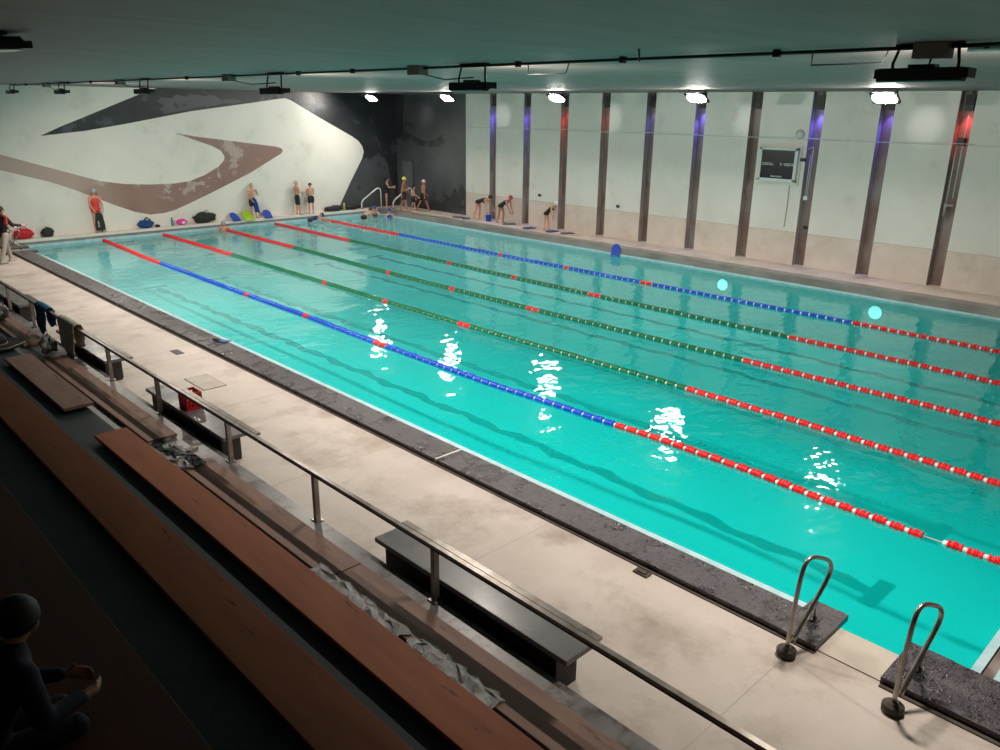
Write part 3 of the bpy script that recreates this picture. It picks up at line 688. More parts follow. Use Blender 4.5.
for (x, y, l) in ((1.9, 2.0, 'thin bent wire hanger left of the largest black floodlight'), (2.1, 6.2, 'thin bent wire hanger beside the second black floodlight')):
    b = BM(); tube(b, [(0,.45,-.005),(0,.45,-.13),(0,-.25,-.13),(0,-.3,-.005)], .009, 5); tag(obj('wire_hanger', b, 'black_metal', loc=(x,y,CZ)), l, 'hanger')
b = BM(); tube(b, [(0,0,-.001),(.02,.0,-.12)], .01, 5); tag(obj('ceiling_hook', b, 'black_metal', loc=(.55, 3.6, CZ)), 'small dark hook hanging from the ceiling above the middle', 'hook')

# underwater lamps in the right pool wall
for (y, l) in ((11.81, 'glowing underwater lamp below the scoreboard'), (6.86, 'glowing underwater lamp nearest the right edge')):
    t = thing('underwater_lamp', l, 'lamp', (PX1, y, -.38), 0, 'underwater lamps in the right pool wall')
    b = BM(); lathe(b, [(.24,0),(.24,.02),(.19,.03)], 20, Matrix.Rotation(-PI/2, 4, 'Y')); obj('ring', b, 'steel_hi', t)
    b = BM(); lathe(b, [(.185,.0301),(.18,.035)], 20, Matrix.Rotation(-PI/2, 4, 'Y')); obj('lens', b, lamp_mat('pool_lamp', (.85,1,1), 2.6), t)

# ------------------------------------------------------------------ deck details
b = BM(); bx(b, -.20, .20, -.40, .40, 0, .010, 0)
for a in ((-.21,.21,-.41,-.40),(-.21,.21,.40,.41),(-.21,-.20,-.41,.41),(.20,.21,-.41,.41)): bx(b, *a, .0, .011, 1)
tag(obj('hatch_cover', b, ['deck_slab', 'seam'], loc=(-.80, 11.80, DZ)), 'square concrete hatch cover in the deck behind the red crate', 'hatch')
def drain(x, y, l):
    b = BM(); bx(b, -.08, .08, -.17, .17, 0, .008, 0)
    for k in range(8): bx(b, -.07, .07, -.155+k*.042, -.14+k*.042, .008, .014, 1)
    tag(obj('floor_drain', b, ['black', 'grey_box'], loc=(x, y, DZ)), l, 'drain')
drain(-.42, 13.95, 'small dark rectangular floor drain in the left deck')
b = BM(); bx(b, -.05, .05, -.09, .09, 0, .02); bx(b, -.03, .03, -.05, .05, .02, .035)
tag(obj('drain_cap', b, 'curb_side', loc=(-.03, 2.68, DZ)), 'small dark drain cap at the foot of the dark curb', 'drain')
# crate
t = thing('crate', 'red plastic bottle crate standing on the grey bench', 'crate', (-1.95, 9.62, .742))
b = BM(); wx, wy, h = .11, .135, .26
for sx in (-1, 1):
    for (z0, z1) in ((0,.05),(.09,.11),(.15,.17),(.22,.26)): bx(b, sx*wx-.008, sx*wx+.008, -wy, wy, z0, z1)
    for k in range(7): y = -wy+k*wy/3; bx(b, sx*wx-.009, sx*wx+.009, y-.011, y+.011, 0, h)
for sy in (-1, 1):
    for (z0, z1) in ((0,.05),(.09,.11),(.15,.17),(.22,.26)): bx(b, -wx, wx, sy*wy-.008, sy*wy+.008, z0, z1)
    for k in range(5): x = -wx+k*wx/2; bx(b, x-.011, x+.011, sy*wy-.009, sy*wy+.009, 0, h)
obj('walls', b, 'crate', t)
b = BM(); bx(b, -wx, wx, -wy, wy, .004, .02)
for k in range(1,4): bx(b, -wx, wx, -wy+k*wy/2-.005, -wy+k*wy/2+.005, .02, .16)
for k in (1,): bx(b, -.005, .005, -wy, wy, .02, .16)
obj('inner_grid', b, 'crate', t)

# towels over the rail
def towel(y, w, zt, drop_f, drop_b, m, label, seed, strips=None):
    random.seed(seed); b = BM(); n = 14; path = []
    for k in range(9): path.append((-.055-.01*math.sin(k), -drop_f + drop_f*k/8))
    path += [(-.04,.025),(0,.04),(.04,.025)]
    for k in range(1, 8): path.append((.055+.008*math.sin(k*2), -drop_b*k/7))
    g = []
    for j in range(n):
        u = j/(n-1)-.5
        for i, (px, pz) in enumerate(path):
            d = max(0, -pz)
            wv = .028*math.sin(u*19+seed)*min(1, d*5); sh = 1 - .22*min(1, d*2)*(.5+.5*math.sin(seed))
            g.append(b.verts.new((px + math.copysign(abs(wv), px) + (.01 if px > 0 else -.01), u*w*sh, pz*(1+.12*math.sin(u*6+seed)))))
    m_ = len(path)
    for j in range(n-1):
        for i in range(m_-1):
            f = b.faces.new((g[j*m_+i], g[(j+1)*m_+i], g[(j+1)*m_+i+1], g[j*m_+i+1])); f.smooth = True
    o = obj('towel', b, m, loc=(RX, y, zt)); s = o.modifiers.new('s', 'SOLIDIFY'); s.thickness = .012; s.offset = 1
    tag(o, label, 'towel', 'towels hanging over the guard rail')
towel(15.75, .72, RZ+.02, .50, .40, 'towel_blue', 'blue and teal towel hanging over the guard rail at left', 1)
towel(14.15, .95, RZ+.03, .62, .45, 'towel_beige', 'beige towel bundled over the guard rail right of the blue towel', 2)
# crumpled shoes / plastic bag on the step
def lump(name, loc, r, m, label, cat, seed=1, rz=0, amp=.18, group=None, extra=None):
    random.seed(seed); t = thing(name, label, cat, loc, rz, group); b = BM()
    g = bmesh.ops.create_icosphere(b, subdivisions=3, radius=1.0)
    ph = [random.uniform(0,6.3) for _ in range(6)]
    for v in b.verts:
        p = v.co; k = 1 + amp*(math.sin(3*p.x+ph[0])*math.sin(4*p.y+ph[1]) + .5*math.sin(7*p.z+ph[2]+3*p.x) + .4*math.sin(9*p.y+ph[3]))
        v.co = Vector((p.x*k*r[0], p.y*k*r[1], max(-.96, p.z*k)*r[2]))
    zmin = min(v.co.z for v in b.verts)
    for v in b.verts: v.co.z -= zmin
    for f in b.faces: f.smooth = True
    obj('body', b, m, t)
    return t
t = lump('plastic_bag', (-2.62, 14.35, .64), (.13,.22,.15), 'film', 'crumpled translucent white plastic bag on the end of the step plank', 'bag', 4, amp=.3)
b = BM(); tube(b, [(.02,-.06,.22),(.05,-.09,.34),(.04,.02,.37),(.0,.05,.24)], .012, 6); obj('handle', b, 'film', t)
t = lump('plastic_bag', (-2.62, 17.6, .64), (.14,.18,.18), 'film', 'white bag at the extreme left edge below the rail', 'bag', 6, amp=.25)
b = BM(); tube(b, [(.02,-.06,.25),(.05,-.09,.40),(.04,.02,.42),(.0,.05,.26)], .012, 6); obj('handle', b, 'film', t)
# black sun hat with pale cord on the second tier
t = thing('hat', 'wide brimmed black hat with a pale cord lying on the stand at left', 'hat', (-3.42, 14.45, .882))
b = BM(); lathe(b, [(.0005,.02),(.18,.02),(.30,.0),(.46,.03),(.47,.06),(.45,.055),(.30,.04),(.20,.055)], 28); obj('brim', b, 'bag_black', t)
b = BM(); lathe(b, [(.19,.05),(.185,.14),(.16,.21),(.09,.235),(.0005,.23)], 24); obj('crown', b, 'bag_black', t)
b = BM(); tube(b, [(.195*math.cos(a), .195*math.sin(a), .075) for a in [k*2*PI/20 for k in range(20)]], .009, 5, closed=True); tube(b, [(-.1,-.42,.08),(.1,-.46,.07),(.25,-.40,.09),(.42,-.25,.08)], .009, 5); obj('cord', b, 'towel_beige', t)
lump('backpack', (-3.75, 15.3, .882), (.28,.34,.40), 'bag_black', 'black backpack standing at the left edge beside the black hat', 'bag', 9, amp=.1)
# fin left on the curb
t = thing('swim_fin', 'dark swim fin leaning on the left pool curb', 'fin', (.47, 13.85, .371), R(20))
b = BM(); prism(b, [(-.09,-.20),(-.05,.05),(-.045,.16),(.045,.16),(.05,.05),(.09,-.20),(.03,-.17),(-.03,-.17)], .015, 'z', .012); obj('blade', b, 'foam_navy', t)
b = BM(); ell(b, (0,.13,.035), (.05,.10,.034)); obj('foot_pocket', b, 'black', t)

# kickboards
def kickboard(loc, rz, m, label, tilt=None, holes=False, name='kickboard', s=1.0):
    b = BM(); pts = [(-.15,-.22),(.15,-.22)]
    pts += [(.15*math.cos(a)*(1 if a < 10 else 1), .08+.15*math.sin(a)) for a in [k*PI/10 for k in range(11)]]
    pts = [(-.15,-.22),(-.05,-.20),(.05,-.20),(.15,-.22)] + [(.15*math.cos(k*PI/10), .08+.15*math.sin(k*PI/10)) for k in range(11)]
    prism(b, [(x*s, y*s) for x, y in pts], .035)
    o = obj(name, b, m, loc=loc, bevel=.006)
    o.rotation_euler = (tilt or 0, 0, rz) if not isinstance(tilt, tuple) else tilt
    return tag(o, label, 'kickboard', 'kickboards lying about the pool')
kickboard((16.69, 16.25, .16), R(20), 'foam_blue', 'bright blue kickboard propped upright against the right pool edge', (R(75), 0, R(-75)), s=1.1)
kickboard((17.5, 26.0, DZ+.002), .3, 'foam_grey', 'dark flat kickboard on the right deck nearest the black panel', s=1.2)
kickboard((17.5, 25.45, DZ+.002), -.6, 'foam_grey', 'dark flat kickboard on the deck beside the first bending girl', s=1.2)
kickboard((17.75, 22.92, DZ+.002), .9, 'foam_grey', 'dark flat kickboard at the feet of the girl in the red cap', s=1.3)
kickboard((17.55, 21.55, DZ+.002), 1.4, 'foam_navy', 'navy flat kickboard below the second recess, left of the girl in white cap', s=1.2)
kickboard((17.6, 20.3, DZ+.002), 1.6, 'foam_navy', 'navy flat kickboard just right of the girl in the white cap', s=1.2)
kickboard((17.7, 19.55, DZ+.002), 1.2, 'foam_grey', 'dark flat kickboard below the third recess, rightmost on the deck', s=1.2)
kickboard((9.35, 31.36, DZ+.13), 1.4, 'foam_blue', 'blue kickboard on the far ledge left of the yellow green one', (R(38), 0, R(8)), s=1.15)
kickboard((9.93, 31.30, DZ+.15), 1.7, 'foam_green', 'yellow green kickboard lying below the boy with the blue board', (R(38), 0, R(5)), s=1.4)
kickboard((10.9, 31.36, DZ+.13), 1.3, 'foam_blue', 'blue kickboard on the far ledge right of the yellow green one', (R(38), 0, R(-6)), s=1.15)
t = thing('bucket', 'blue bucket standing on the deck between the bending girls', 'bucket', (17.72, 24.2, DZ))
b = BM(); lathe(b, [(.10,0),(.125,.26),(.135,.27),(.125,.275),(.115,.262),(.092,.02),(.0005,.02)], 18); obj('body', b, 'foam_blue', t)
b = BM(); tube(b, [(.128*math.cos(a), .03, .26+.10*math.sin(a)) for a in [k*PI/8 for k in range(9)]], .006, 5); obj('handle', b, 'steel', t)
# bags on the far ledge
def strap(t, pts, m, r=.015): b = BM(); tube(b, pts, r, 6); obj('strap', b, m, t)
t = lump('bag', (1.2, 31.42, DZ+.0), (.34,.13,.19), 'bag_red', 'red bag on the ledge at the far left corner', 'bag', 11, amp=.1, group='bags on the far ledge'); strap(t, [(-.15,0,.3),(-.05,-.02,.42),(.1,-.02,.42),(.18,0,.3)], 'bag_red')
t = lump('bag', (2.0, 31.44, DZ), (.22,.12,.18), 'bag_black', 'small black bag on the far ledge right of the red bag', 'bag', 12, amp=.1, group='bags on the far ledge'); strap(t, [(-.12,0,.28),(0,-.02,.38),(.12,0,.28)], 'bag_black')
t = lump('bag', (5.6, 31.42, DZ), (.27,.13,.17), 'bag_blue', 'blue bag with dark top on the far ledge, left of the pink bag', 'bag', 13, amp=.22, group='bags on the far ledge'); strap(t, [(-.12,0,.26),(.05,-.03,.42),(.2,0,.3)], 'bag_black', .03)
lump('bag', (6.05, 31.38, DZ), (.10,.07,.06), 'bag_black', 'tiny black pouch right of the blue bag on the far ledge', 'bag', 14, amp=.1)
t = thing('water_bottle', 'teal water bottle standing on the far ledge beside the pink bag', 'bottle', (6.66, 31.42, DZ))
b = BM(); lathe(b, [(.04,0),(.045,.02),(.045,.22),(.025,.26),(.025,.28)], 12); obj('body', b, 'teal', t)
b = BM(); lathe(b, [(.03,.281),(.03,.32),(.012,.34)], 10); obj('cap', b, 'black', t)
t = lump('bag', (7.05, 31.42, DZ), (.22,.11,.13), 'pink', 'pink bag with white patch on the far ledge', 'bag', 15, amp=.15, group='bags on the far ledge')
b = BM(); ell(b, (.05,-.10,.10), (.08,.02,.05)); obj('patch', b, 'white', t)
t = lump('bag', (8.05, 31.42, DZ), (.50,.15,.22), 'bag_black', 'large black sports bag on the far ledge left of the swimmer at the rope', 'bag', 16, amp=.2, group='bags on the far ledge'); strap(t, [(-.1,0,.4),(.1,-.02,.52),(.3,0,.32)], 'bag_black')
t = lump('bag', (14.35, 31.42, DZ), (.48,.14,.13), 'bag_black', 'flat black bag on the far ledge left of the pale roll', 'bag', 17, amp=.15, group='bags on the far ledge'); strap(t, [(-.2,0,.2),(0,-.02,.28),(.2,0,.2)], 'bag_black')
t = lump('bag', (15.42, 31.42, DZ), (.40,.14,.13), 'bag_black', 'flat black bag on the far ledge right of the pale roll', 'bag', 18, amp=.15, group='bags on the far ledge'); strap(t, [(-.2,0,.2),(0,-.02,.28),(.2,0,.2)], 'bag_black')
b = BM(); lathe(b, [(.04,0),(.055,.02),(.05,.3),(.03,.36)], 10); tag(obj('towel_roll', b, 'cap_lime', loc=(14.93, 31.36, DZ)), 'pale yellow rolled towel standing between the two flat black bags', 'towel')

# ------------------------------------------------------------------ people
_ib = bmesh.new(); bmesh.ops.create_icosphere(_ib, subdivisions=2, radius=1.0); _ib.verts.ensure_lookup_table()
ICO_V = [tuple(v.co) for v in _ib.verts]; ICO_F = [tuple(v.index for v in f.verts) for f in _ib.faces]; _ib.free()
class Blob:
    """a heap of overlapping balls that is then fused into one smooth skin"""
    def __init__(self): self.v = []; self.f = []
    def ball(self, p, r, sc_=(1,1,1)):
        k = len(self.v); self.v += [(p[0]+a*r*sc_[0], p[1]+b_*r*sc_[1], p[2]+c*r*sc_[2]) for a, b_, c in ICO_V]
        self.f += [(i+k, j+k, l+k) for i, j, l in ICO_F]
    def mesh(self, H):
        me = bpy.data.meshes.new('tmp'); me.from_pydata([(a*H, b_*H, c*H) for a, b_, c in self.v], [], self.f); me.update(); return me
TS = bpy.data.scenes.new('workshop')     # an empty scene used only while meshes are being smoothed
def build_person(name, label, loc, heading, H, P, skin='skin', cap=None, hair=None, wear=(), seated=False, z=DZ, vox=.0125, fem=False):
    """P: pose dictionary of angles in degrees. Local frame: person faces +y, x is its left-right, unit height scaled by H."""
    g = P.get
    lean = R(g('lean', 0)); head_l = R(g('head', 0)) + lean*.6
    td = Vector((R(g('side', 0)), math.sin(lean), math.cos(lean))).normalized()
    J = {}; pel = Vector((0, 0, 0)); J['pelvis'] = pel
    J['waist'] = pel + td*.085; J['chest'] = pel + td*.20; J['shc'] = pel + td*.285; J['neck'] = pel + td*.32
    hd = Vector((0, math.sin(head_l), math.cos(head_l))); fw = Vector((0, math.cos(head_l), -math.sin(head_l)))
    hy = R(g('turn', 0)); fw = Matrix.Rotation(hy, 3, 'Z') @ fw
    J['head'] = J['neck'] + hd*.085
    sw = .103 if fem else .113; hw = .052
    low = 9
    for s, n in ((-1, 'l'), (1, 'r')):
        a = R(g('thigh_'+n, 0)); k = R(g('knee_'+n, 0)); o = R(g('spread_'+n, 3))*s
        hip = pel + Vector((s*hw, 0, -.01)); J['hip_'+n] = hip
        d = Vector((math.sin(o), math.sin(a), -math.cos(a))).normalized(); J['knee_'+n] = hip + d*.245
        d = Vector((math.sin(o)*.4, math.sin(a-k), -math.cos(a-k))).normalized(); J['ank_'+n] = J['knee_'+n] + d*.232
        fa = R(g('foot_'+n, 0)); J['toe_'+n] = J['ank_'+n] + Vector((s*.012, .095*math.cos(fa), -.025-.09*math.sin(fa)))
        low = min(low, J['ank_'+n].z - .038, J['toe_'+n].z - .014)
        sh = J['shc'] + Vector((s*sw, 0, 0)); J['sh_'+n] = sh
        a = R(g('arm_'+n, 4)) ; e = R(g('elbow_'+n, 12)); out = R(g('out_'+n, 8))*s; inn = R(g('in_'+n, 0))*s
        d = Vector((math.sin(out), math.sin(a), -math.cos(a))).normalized(); J['elb_'+n] = sh + d*.165
        d = Vector((math.sin(out*.5-inn), math.sin(a+e), -math.cos(a+e))).normalized(); J['wri_'+n] = J['elb_'+n] + d*.145
        J['hdir_'+n] = d
    for k_ in J:
        if not k_.startswith('hdir'): J[k_] = J[k_] + Vector((0, 0, -low))
    def cap_(b, a, c, r0, r1, sx=1.0, n=5):
        a, c = Vector(a), Vector(c)
        m_ = max(3, int((c-a).length / (min(r0, r1)*.45)) + 1)
        m_ = min(m_, 22)
        for q in range(m_):
            f = q/(m_-1); r = r0 + (r1-r0)*f
            b.ball(a.lerp(c, f), r, (sx,1,1))
    def torso(b, inf=0.0, lo=0, hi=3):
        segs = [(J['pelvis']+Vector((0,0,-.015)), J['waist'], .058, .050, 1.45), (J['waist'], J['chest'], .050, .060, 1.42), (J['chest'], J['shc'], .060, .045, 1.5)]
        for a, c, r0, r1, sx in segs[lo:hi]: cap_(b, a, c, r0+inf, r1+inf, sx)
    def finish(b, nm, m, vox_, parent=None):
        me = b.mesh(H); o = bpy.data.objects.new('tmp', me); TS.collection.objects.link(o)
        rm = o.modifiers.new('r', 'REMESH'); rm.mode = 'VOXEL'; rm.voxel_size = vox_; rm.use_smooth_shade = True
        sm = o.modifiers.new('s', 'SMOOTH'); sm.iterations = 3; sm.factor = .5
        TS.view_layers[0].update(); dg = TS.view_layers[0].depsgraph; me2 = bpy.data.meshes.new_from_object(o.evaluated_get(dg))
        bpy.data.objects.remove(o); bpy.data.meshes.remove(me)
        me2.materials.clear(); me2.materials.append(M[m])
        for p in me2.polygons: p.use_smooth = True
        o = bpy.data.objects.new(nm, me2); C.objects.link(o); o.parent = t; return o
    t = thing(name, label, 'person', (loc[0], loc[1], z), heading)
    b = Blob(); torso(b)
    cap_(b, J['shc'] + Vector((-sw*.95,0,-.004)), J['shc'] + Vector((sw*.95,0,-.004)), .034, .034)
    cap_(b, J['shc'], J['neck']+hd*.03, .034, .029)
    hc = J['head']
    for (p, r, sc_) in ((hc+hd*.012, .060, (.92,1.08,1.08)), (hc-hd*.030+fw*.014, .043, (.95,1.0,1.0))):
        b.ball(p, r, sc_)
    cap_(b, hc+fw*.058+hd*.006, hc+fw*.070-hd*.014, .006, .010, n=3)                       # nose
    lat = fw.cross(hd).normalized()
    for s in (-1, 1): cap_(b, hc+lat*s*.056+hd*.004, hc+lat*s*.056-hd*.02, .011, .008, n=3)    # ears
    for s, n in ((-1, 'l'), (1, 'r')):
        cap_(b, J['hip_'+n], J['knee_'+n], .050 if not fem else .053, .031)
        cap_(b, J['knee_'+n], J['knee_'+n].lerp(J['ank_'+n], .35), .031, .032); cap_(b, J['knee_'+n].lerp(J['ank_'+n], .35), J['ank_'+n], .032, .019)
        cap_(b, J['ank_'+n]+Vector((0,-.018,-.012)), J['toe_'+n], .022, .014, 1.25)
        cap_(b, J['sh_'+n], J['elb_'+n], .029, .022); cap_(b, J['elb_'+n], J['wri_'+n], .022, .014)
        hdr = J['hdir_'+n]; side = Vector((s,0,0)); side = (side - hdr*side.dot(hdr)).normalized(); nr = hdr.cross(side)
        pc = J['wri_'+n] + hdr*.03
        cap_(b, J['wri_'+n], pc + hdr*.018, .014, .019, n=4)
        for q, (off, ln) in enumerate(((-.017,.036),(-.006,.042),(.006,.040),(.017,.031))):       # four fingers, slightly curled
            a0 = pc + nr*off*1.2 + hdr*.022; a1 = a0 + hdr*ln*.55 - side*.006; cap_(b, a0, a1, .0068, .0062); cap_(b, a1, a1 + hdr*ln*.45 - side*.013, .0062, .0055)
        a0 = pc + nr*.019 - hdr*.008; cap_(b, a0, a0 + nr*.018 + hdr*.016 - side*.004, .0075, .0062)   # thumb
    body = finish(b, 'body', skin, vox)
    def sph(nm, p, r, m, sc_=(1,1,1), parent=None):
        bb = BM(); ell(bb, p*H, (r*H*sc_[0], r*H*sc_[1], r*H*sc_[2]), 12, 8); o = obj(nm, bb, m, parent or body); return o
    for s in (-1, 1): sph('eye', hc+fw*.060+lat*s*.021+hd*.012, .0075, 'eye')
    sph('mouth', hc+fw*.056-hd*.036, .012, 'lip', (1.3,.6,.4))
    if hair:
        bb = BM(); q = hc+hd*.022-fw*.010
        ell(bb, q*H, (.063*H,.066*H,.064*H), 16, 12)
        if hair == 'bun': ell(bb, (hc-fw*.060+hd*.045)*H, (.026*H,)*3)
        obj('hair', bb, 'hair', t)
    if cap:
        bb = BM(); gg = bmesh.ops.create_uvsphere(bb, u_segments=20, v_segments=14, radius=1.0)
        bmesh.ops.bisect_plane(bb, geom=bb.verts[:]+bb.edges[:]+bb.faces[:], plane_co=(0,0,-.18), plane_no=(0,.25,1), clear_inner=True)
        for f in bb.faces: f.smooth = True
        rot = Vector((0,0,1)).rotation_difference(hd).to_matrix().to_4x4()
        bmesh.ops.transform(bb, matrix=Matrix.Translation((hc+hd*.016)*H) @ rot @ Matrix.Rotation(hy, 4, 'Z') @ Matrix.Diagonal((.061*H,.070*H,.070*H,1)), verts=bb.verts)
        o = obj('swim_cap', bb, cap, t); s_ = o.modifiers.new('s', 'SOLIDIFY'); s_.thickness = .004
    for wv in wear:
        b = Blob(); kind, m = wv
        if kind == 'swimsuit':
            torso(b, .007, 0, 2); cap_(b, J['chest'], J['chest'].lerp(J['shc'], .45), .062, .058, 1.35)
            for s, n in ((-1,'l'),(1,'r')):
                cap_(b, J['hip_'+n], J['hip_'+n].lerp(J['knee_'+n], .10), .058, .057)
                cap_(b, J['chest']+Vector((s*.055,0,.02)), J['shc']+Vector((s*.060,0,.030)), .022, .016)
        if kind in ('shorts', 'briefs', 'jammers'):
            f = {'shorts': .5, 'briefs': .12, 'jammers': .78}[kind]
            cap_(b, J['pelvis']+Vector((0,0,-.015)), J['pelvis'].lerp(J['waist'], .55), .066, .058, 1.40)
            ex = .014 if kind == 'shorts' else .006
            for n in 'lr': cap_(b, J['hip_'+n], J['hip_'+n].lerp(J['knee_'+n], f), .050+ex+.004, (.050+ex) - (.012+.0)*f)
        if kind == 'trousers':
            cap_(b, J['pelvis']+Vector((0,0,-.015)), J['waist'], .067, .058, 1.40)
            for n in 'lr': cap_(b, J['hip_'+n], J['knee_'+n], .060, .044); cap_(b, J['knee_'+n], J['ank_'+n]+Vector((0,0,.01)), .044, .034)
        if kind in ('jacket', 'top'):
            torso(b, .014); cap_(b, J['shc'] + Vector((-sw,0,-.004)), J['shc'] + Vector((sw,0,-.004)), .044, .044); cap_(b, J['shc'], J['neck']+hd*.005, .044, .038)
            for n in 'lr': cap_(b, J['sh_'+n], J['elb_'+n], .042, .034); cap_(b, J['elb_'+n], J['elb_'+n].lerp(J['wri_'+n], .92), .034, .025)
        if kind == 'yoke':
            cap_(b, J['sh_r']+td*.02, J['sh_r']-td*.10, .034, .030, 1.5)
            cap_(b, J['sh_l']+td*.02, J['sh_l']-td*.10, .034, .030, 1.5)
        finish(b, kind if kind != 'yoke' else 'jacket_trim', m, vox*1.1)
    if g('shoes'):
        for n in 'lr':
            b = Blob(); cap_(b, J['ank_'+n]+Vector((0,-.02,-.016)), J['toe_'+n], .030, .021, 1.25); finish(b, 'shoe', g('shoes'), vox)
    return t, J
HY = lambda dx, dy: math.atan2(-dx, dy)     # heading that faces direction (dx,dy)

build_person('person', 'person in dark jacket with red shoulders and light grey trousers walking at the left edge', (-.42, 26.75), HY(1,.35), 1.75,
  dict(thigh_r=-16, knee_r=4, thigh_l=20, knee_l=14, arm_r=35, elbow_r=45, arm_l=20, elbow_l=40, lean=4, shoes='pants_grey'), cap=None, hair='bun', wear=(('trousers','pants_grey'),('jacket','jacket_dark'),('yoke','jacket_red')))
t, J = build_person('person', 'person in silver cap and red swimsuit standing against the mural with black bag', (3.80, 31.40), HY(-.05,-1), 1.66,
  dict(arm_r=14, elbow_r=14, in_r=28, arm_l=14, elbow_l=14, in_l=28, out_l=10, out_r=10), cap='cap_silver', wear=(('swimsuit','suit_red'),), fem=True)
t = thing('fin_bag', 'black drawstring bag with white letters held by the person in red', 'bag', (3.82, 31.24, DZ+.10))
b = BM(); prism(b, [(-.16,0),(.16,0),(.17,.2),(.13,.55),(.08,.66),(-.08,.66),(-.12,.55),(-.17,.2)], .09, 'y', -.05); obj('body', b, 'bag_black', t, bevel=.02)
b = BM(); tube(b, [(-.05,-.01,.65),(-.03,-.01,.74),(.03,-.01,.74),(.05,-.01,.65)], .008, 5); obj('cord', b, 'bag_black', t)
b = BM()
for k, q in enumerate((.14,.20,.26,.32)):                                   # white block letters running up the bag
    bx(b, -.09, -.02, -.056, -.0515, q, q+.012); bx(b, -.09, -.078, -.056, -.0515, q, q+.045); bx(b, -.055, -.045, -.056, -.0515, q, q+.04)
obj('lettering', b, 'white', t)
t, J = build_person('person', 'boy in pale green cap and black shorts holding a blue kickboard', (10.30, 31.45), HY(.1,-1), 1.50,
  dict(arm_l=25, elbow_l=125, out_l=12, in_l=35, arm_r=16, elbow_r=22, in_r=20, thigh_r=8, spread_r=9, spread_l=6, turn=-50), cap='cap_lime', wear=(('shorts','suit_black'),))
kickboard((10.30, 31.20, DZ+.56), 0, 'foam_blue', 'blue kickboard held at the hip by the boy in the pale green cap', (R(80), 0, R(90)), s=1.35)
build_person('person', 'boy in grey cap and black jammers turned sideways, left of navy capped boy', (12.45, 31.36), HY(1,-.1), 1.52,
  dict(arm_r=10, elbow_r=70, in_r=70, arm_l=10, elbow_l=70, in_l=70, lean=-2, thigh_r=3), skin='skin', cap='cap_silver', wear=(('jammers','suit_black'),))
build_person('person', 'boy in navy cap seen from behind with arms folded, facing the mural', (13.12, 31.31), HY(0,1), 1.38,
  dict(arm_r=10, elbow_r=65, in_r=80, arm_l=10, elbow_l=65, in_l=80), cap='cap_navy', wear=(('shorts','suit_black'),))
build_person('person', 'person with dark hair and black swimsuit behind the slanted white handrails', (17.35, 31.25), HY(.8,-.6), 1.45,
  dict(arm_r=25, elbow_r=80, arm_l=15, elbow_l=70, lean=6), cap=None, hair='short', wear=(('swimsuit','suit_black'),), fem=True)
build_person('person', 'boy in bright yellow cap and black shorts walking in the dark corner', (16.95, 29.3), HY(.6,-.8), 1.62,
  dict(thigh_r=18, knee_r=10, thigh_l=-14, knee_l=6, arm_r=-12, arm_l=14, elbow_l=25, lean=3), skin='skin_dark', cap='cap_yellow', wear=(('shorts','suit_black'),))
build_person('person', 'smaller bare backed boy walking close behind the yellow capped boy', (17.35, 29.1), HY(.7,-.7), 1.22,
  dict(thigh_r=14, knee_r=10, thigh_l=-10, arm_r=25, elbow_r=30, lean=5), cap=None, hair='short', wear=(('shorts','suit_black'),))
build_person('person', 'boy in white cap and dark shorts striding towards the right wall', (17.8, 28.9), HY(.9,-.3), 1.50,
  dict(thigh_r=24, knee_r=6, thigh_l=-22, knee_l=8, arm_r=-10, arm_l=20, elbow_l=20, lean=4), skin='skin_dark', cap='cap_white', wear=(('shorts','suit_black'),))
build_person('person', 'girl with dark hair in a black swimsuit bending down beside the blue bucket', (17.78, 24.95), HY(.35,-1), 1.55,
  dict(lean=78, thigh_r=-8, thigh_l=4, arm_r=10, arm_l=24, elbow_r=6, elbow_l=8, head=10, knee_r=6, knee_l=8, spread_r=6, spread_l=6), cap=None, hair='bun', wear=(('swimsuit','suit_black'),), fem=True)
build_person('person', 'girl in red cap and black swimsuit bending before the second recess', (17.75, 23.45), HY(.2,-1), 1.50,
  dict(lean=62, thigh_r=-4, thigh_l=14, arm_r=25, arm_l=6, elbow_r=12, knee_r=10, knee_l=20, head=-10), skin='skin_dark', cap='cap_red', wear=(('swimsuit','suit_black'),), fem=True)
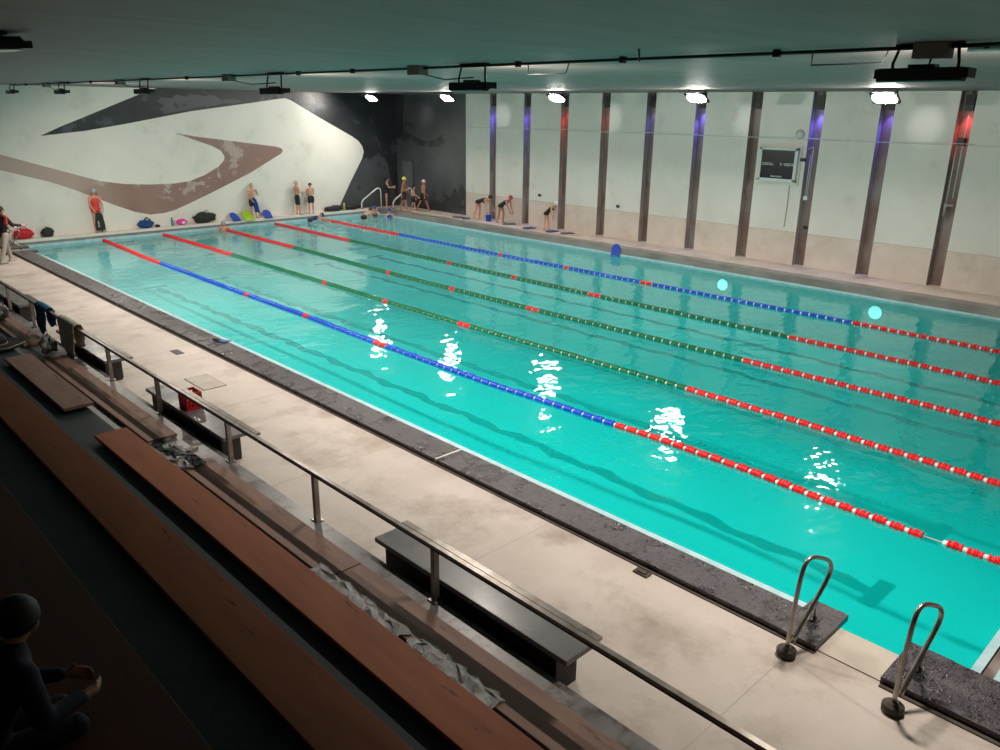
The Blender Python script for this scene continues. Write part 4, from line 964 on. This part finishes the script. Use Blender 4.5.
build_person('person', 'girl in white cap and black swimsuit bending over on the right deck', (17.72, 20.72), HY(.1,-1), 1.36,
  dict(lean=48, side=-12, thigh_r=0, thigh_l=8, arm_r=8, arm_l=-30, out_l=20, elbow_r=10, knee_r=6, knee_l=8, head=10), cap='cap_white', wear=(('swimsuit','suit_black'),), fem=True)
# swimmers in the water
build_person('swimmer', 'swimmer with brownish cap leaning on the middle lane rope at the far wall', (8.55, 30.75), HY(-.5,-1), 1.55,
  dict(arm_r=55, elbow_r=30, out_r=35, arm_l=60, elbow_l=20, out_l=30, lean=8), cap='cap_silver', wear=(('briefs','suit_black'),), z=-1.12)
build_person('swimmer', 'dark suited swimmer bent over in the water below the navy capped boy', (12.55, 30.55), HY(1,-.2), 1.45,
  dict(lean=75, arm_r=60, arm_l=30, elbow_r=10, head=15), cap='cap_navy', wear=(('swimsuit','suit_navy'),), z=-.62)
build_person('swimmer', 'swimmer bent forward with bare tanned back above the water, left of the ladder', (14.8, 29.55), HY(1,.4), 1.50,
  dict(lean=66, arm_r=70, arm_l=60, head=25), cap=None, hair='short', wear=(('briefs','suit_black'),), z=-.60)
build_person('swimmer', 'swimmer in blue cap and navy suit at the far ladder, farther one', (16.25, 30.75), HY(-.4,-1), 1.45,
  dict(arm_r=50, elbow_r=40, arm_l=40, elbow_l=40), cap='cap_blue', wear=(('swimsuit','suit_navy'),), z=-.98)
build_person('swimmer', 'swimmer in blue cap and blue suit at the far ladder, nearer one', (16.38, 29.75), HY(-.4,-1), 1.45,
  dict(arm_r=55, elbow_r=30, arm_l=45, elbow_l=40, lean=5), cap='cap_blue', wear=(('swimsuit','foam_blue'),), z=-1.0)
# spectator at the lower left
build_person('person', 'person in dark navy jacket seated on the stand at the bottom left corner', (-5.98, 2.62), HY(1,.1), 1.74,
  dict(thigh_r=84, knee_r=84, thigh_l=84, knee_l=84, arm_r=8, elbow_r=70, in_r=30, arm_l=8, elbow_l=70, in_l=30, lean=26, turn=50, shoes='black'), cap=None, hair='short', wear=(('trousers','jacket_dark'),('jacket','jacket_navy')), z=1.33, vox=.0125)

bpy.data.scenes.remove(TS)
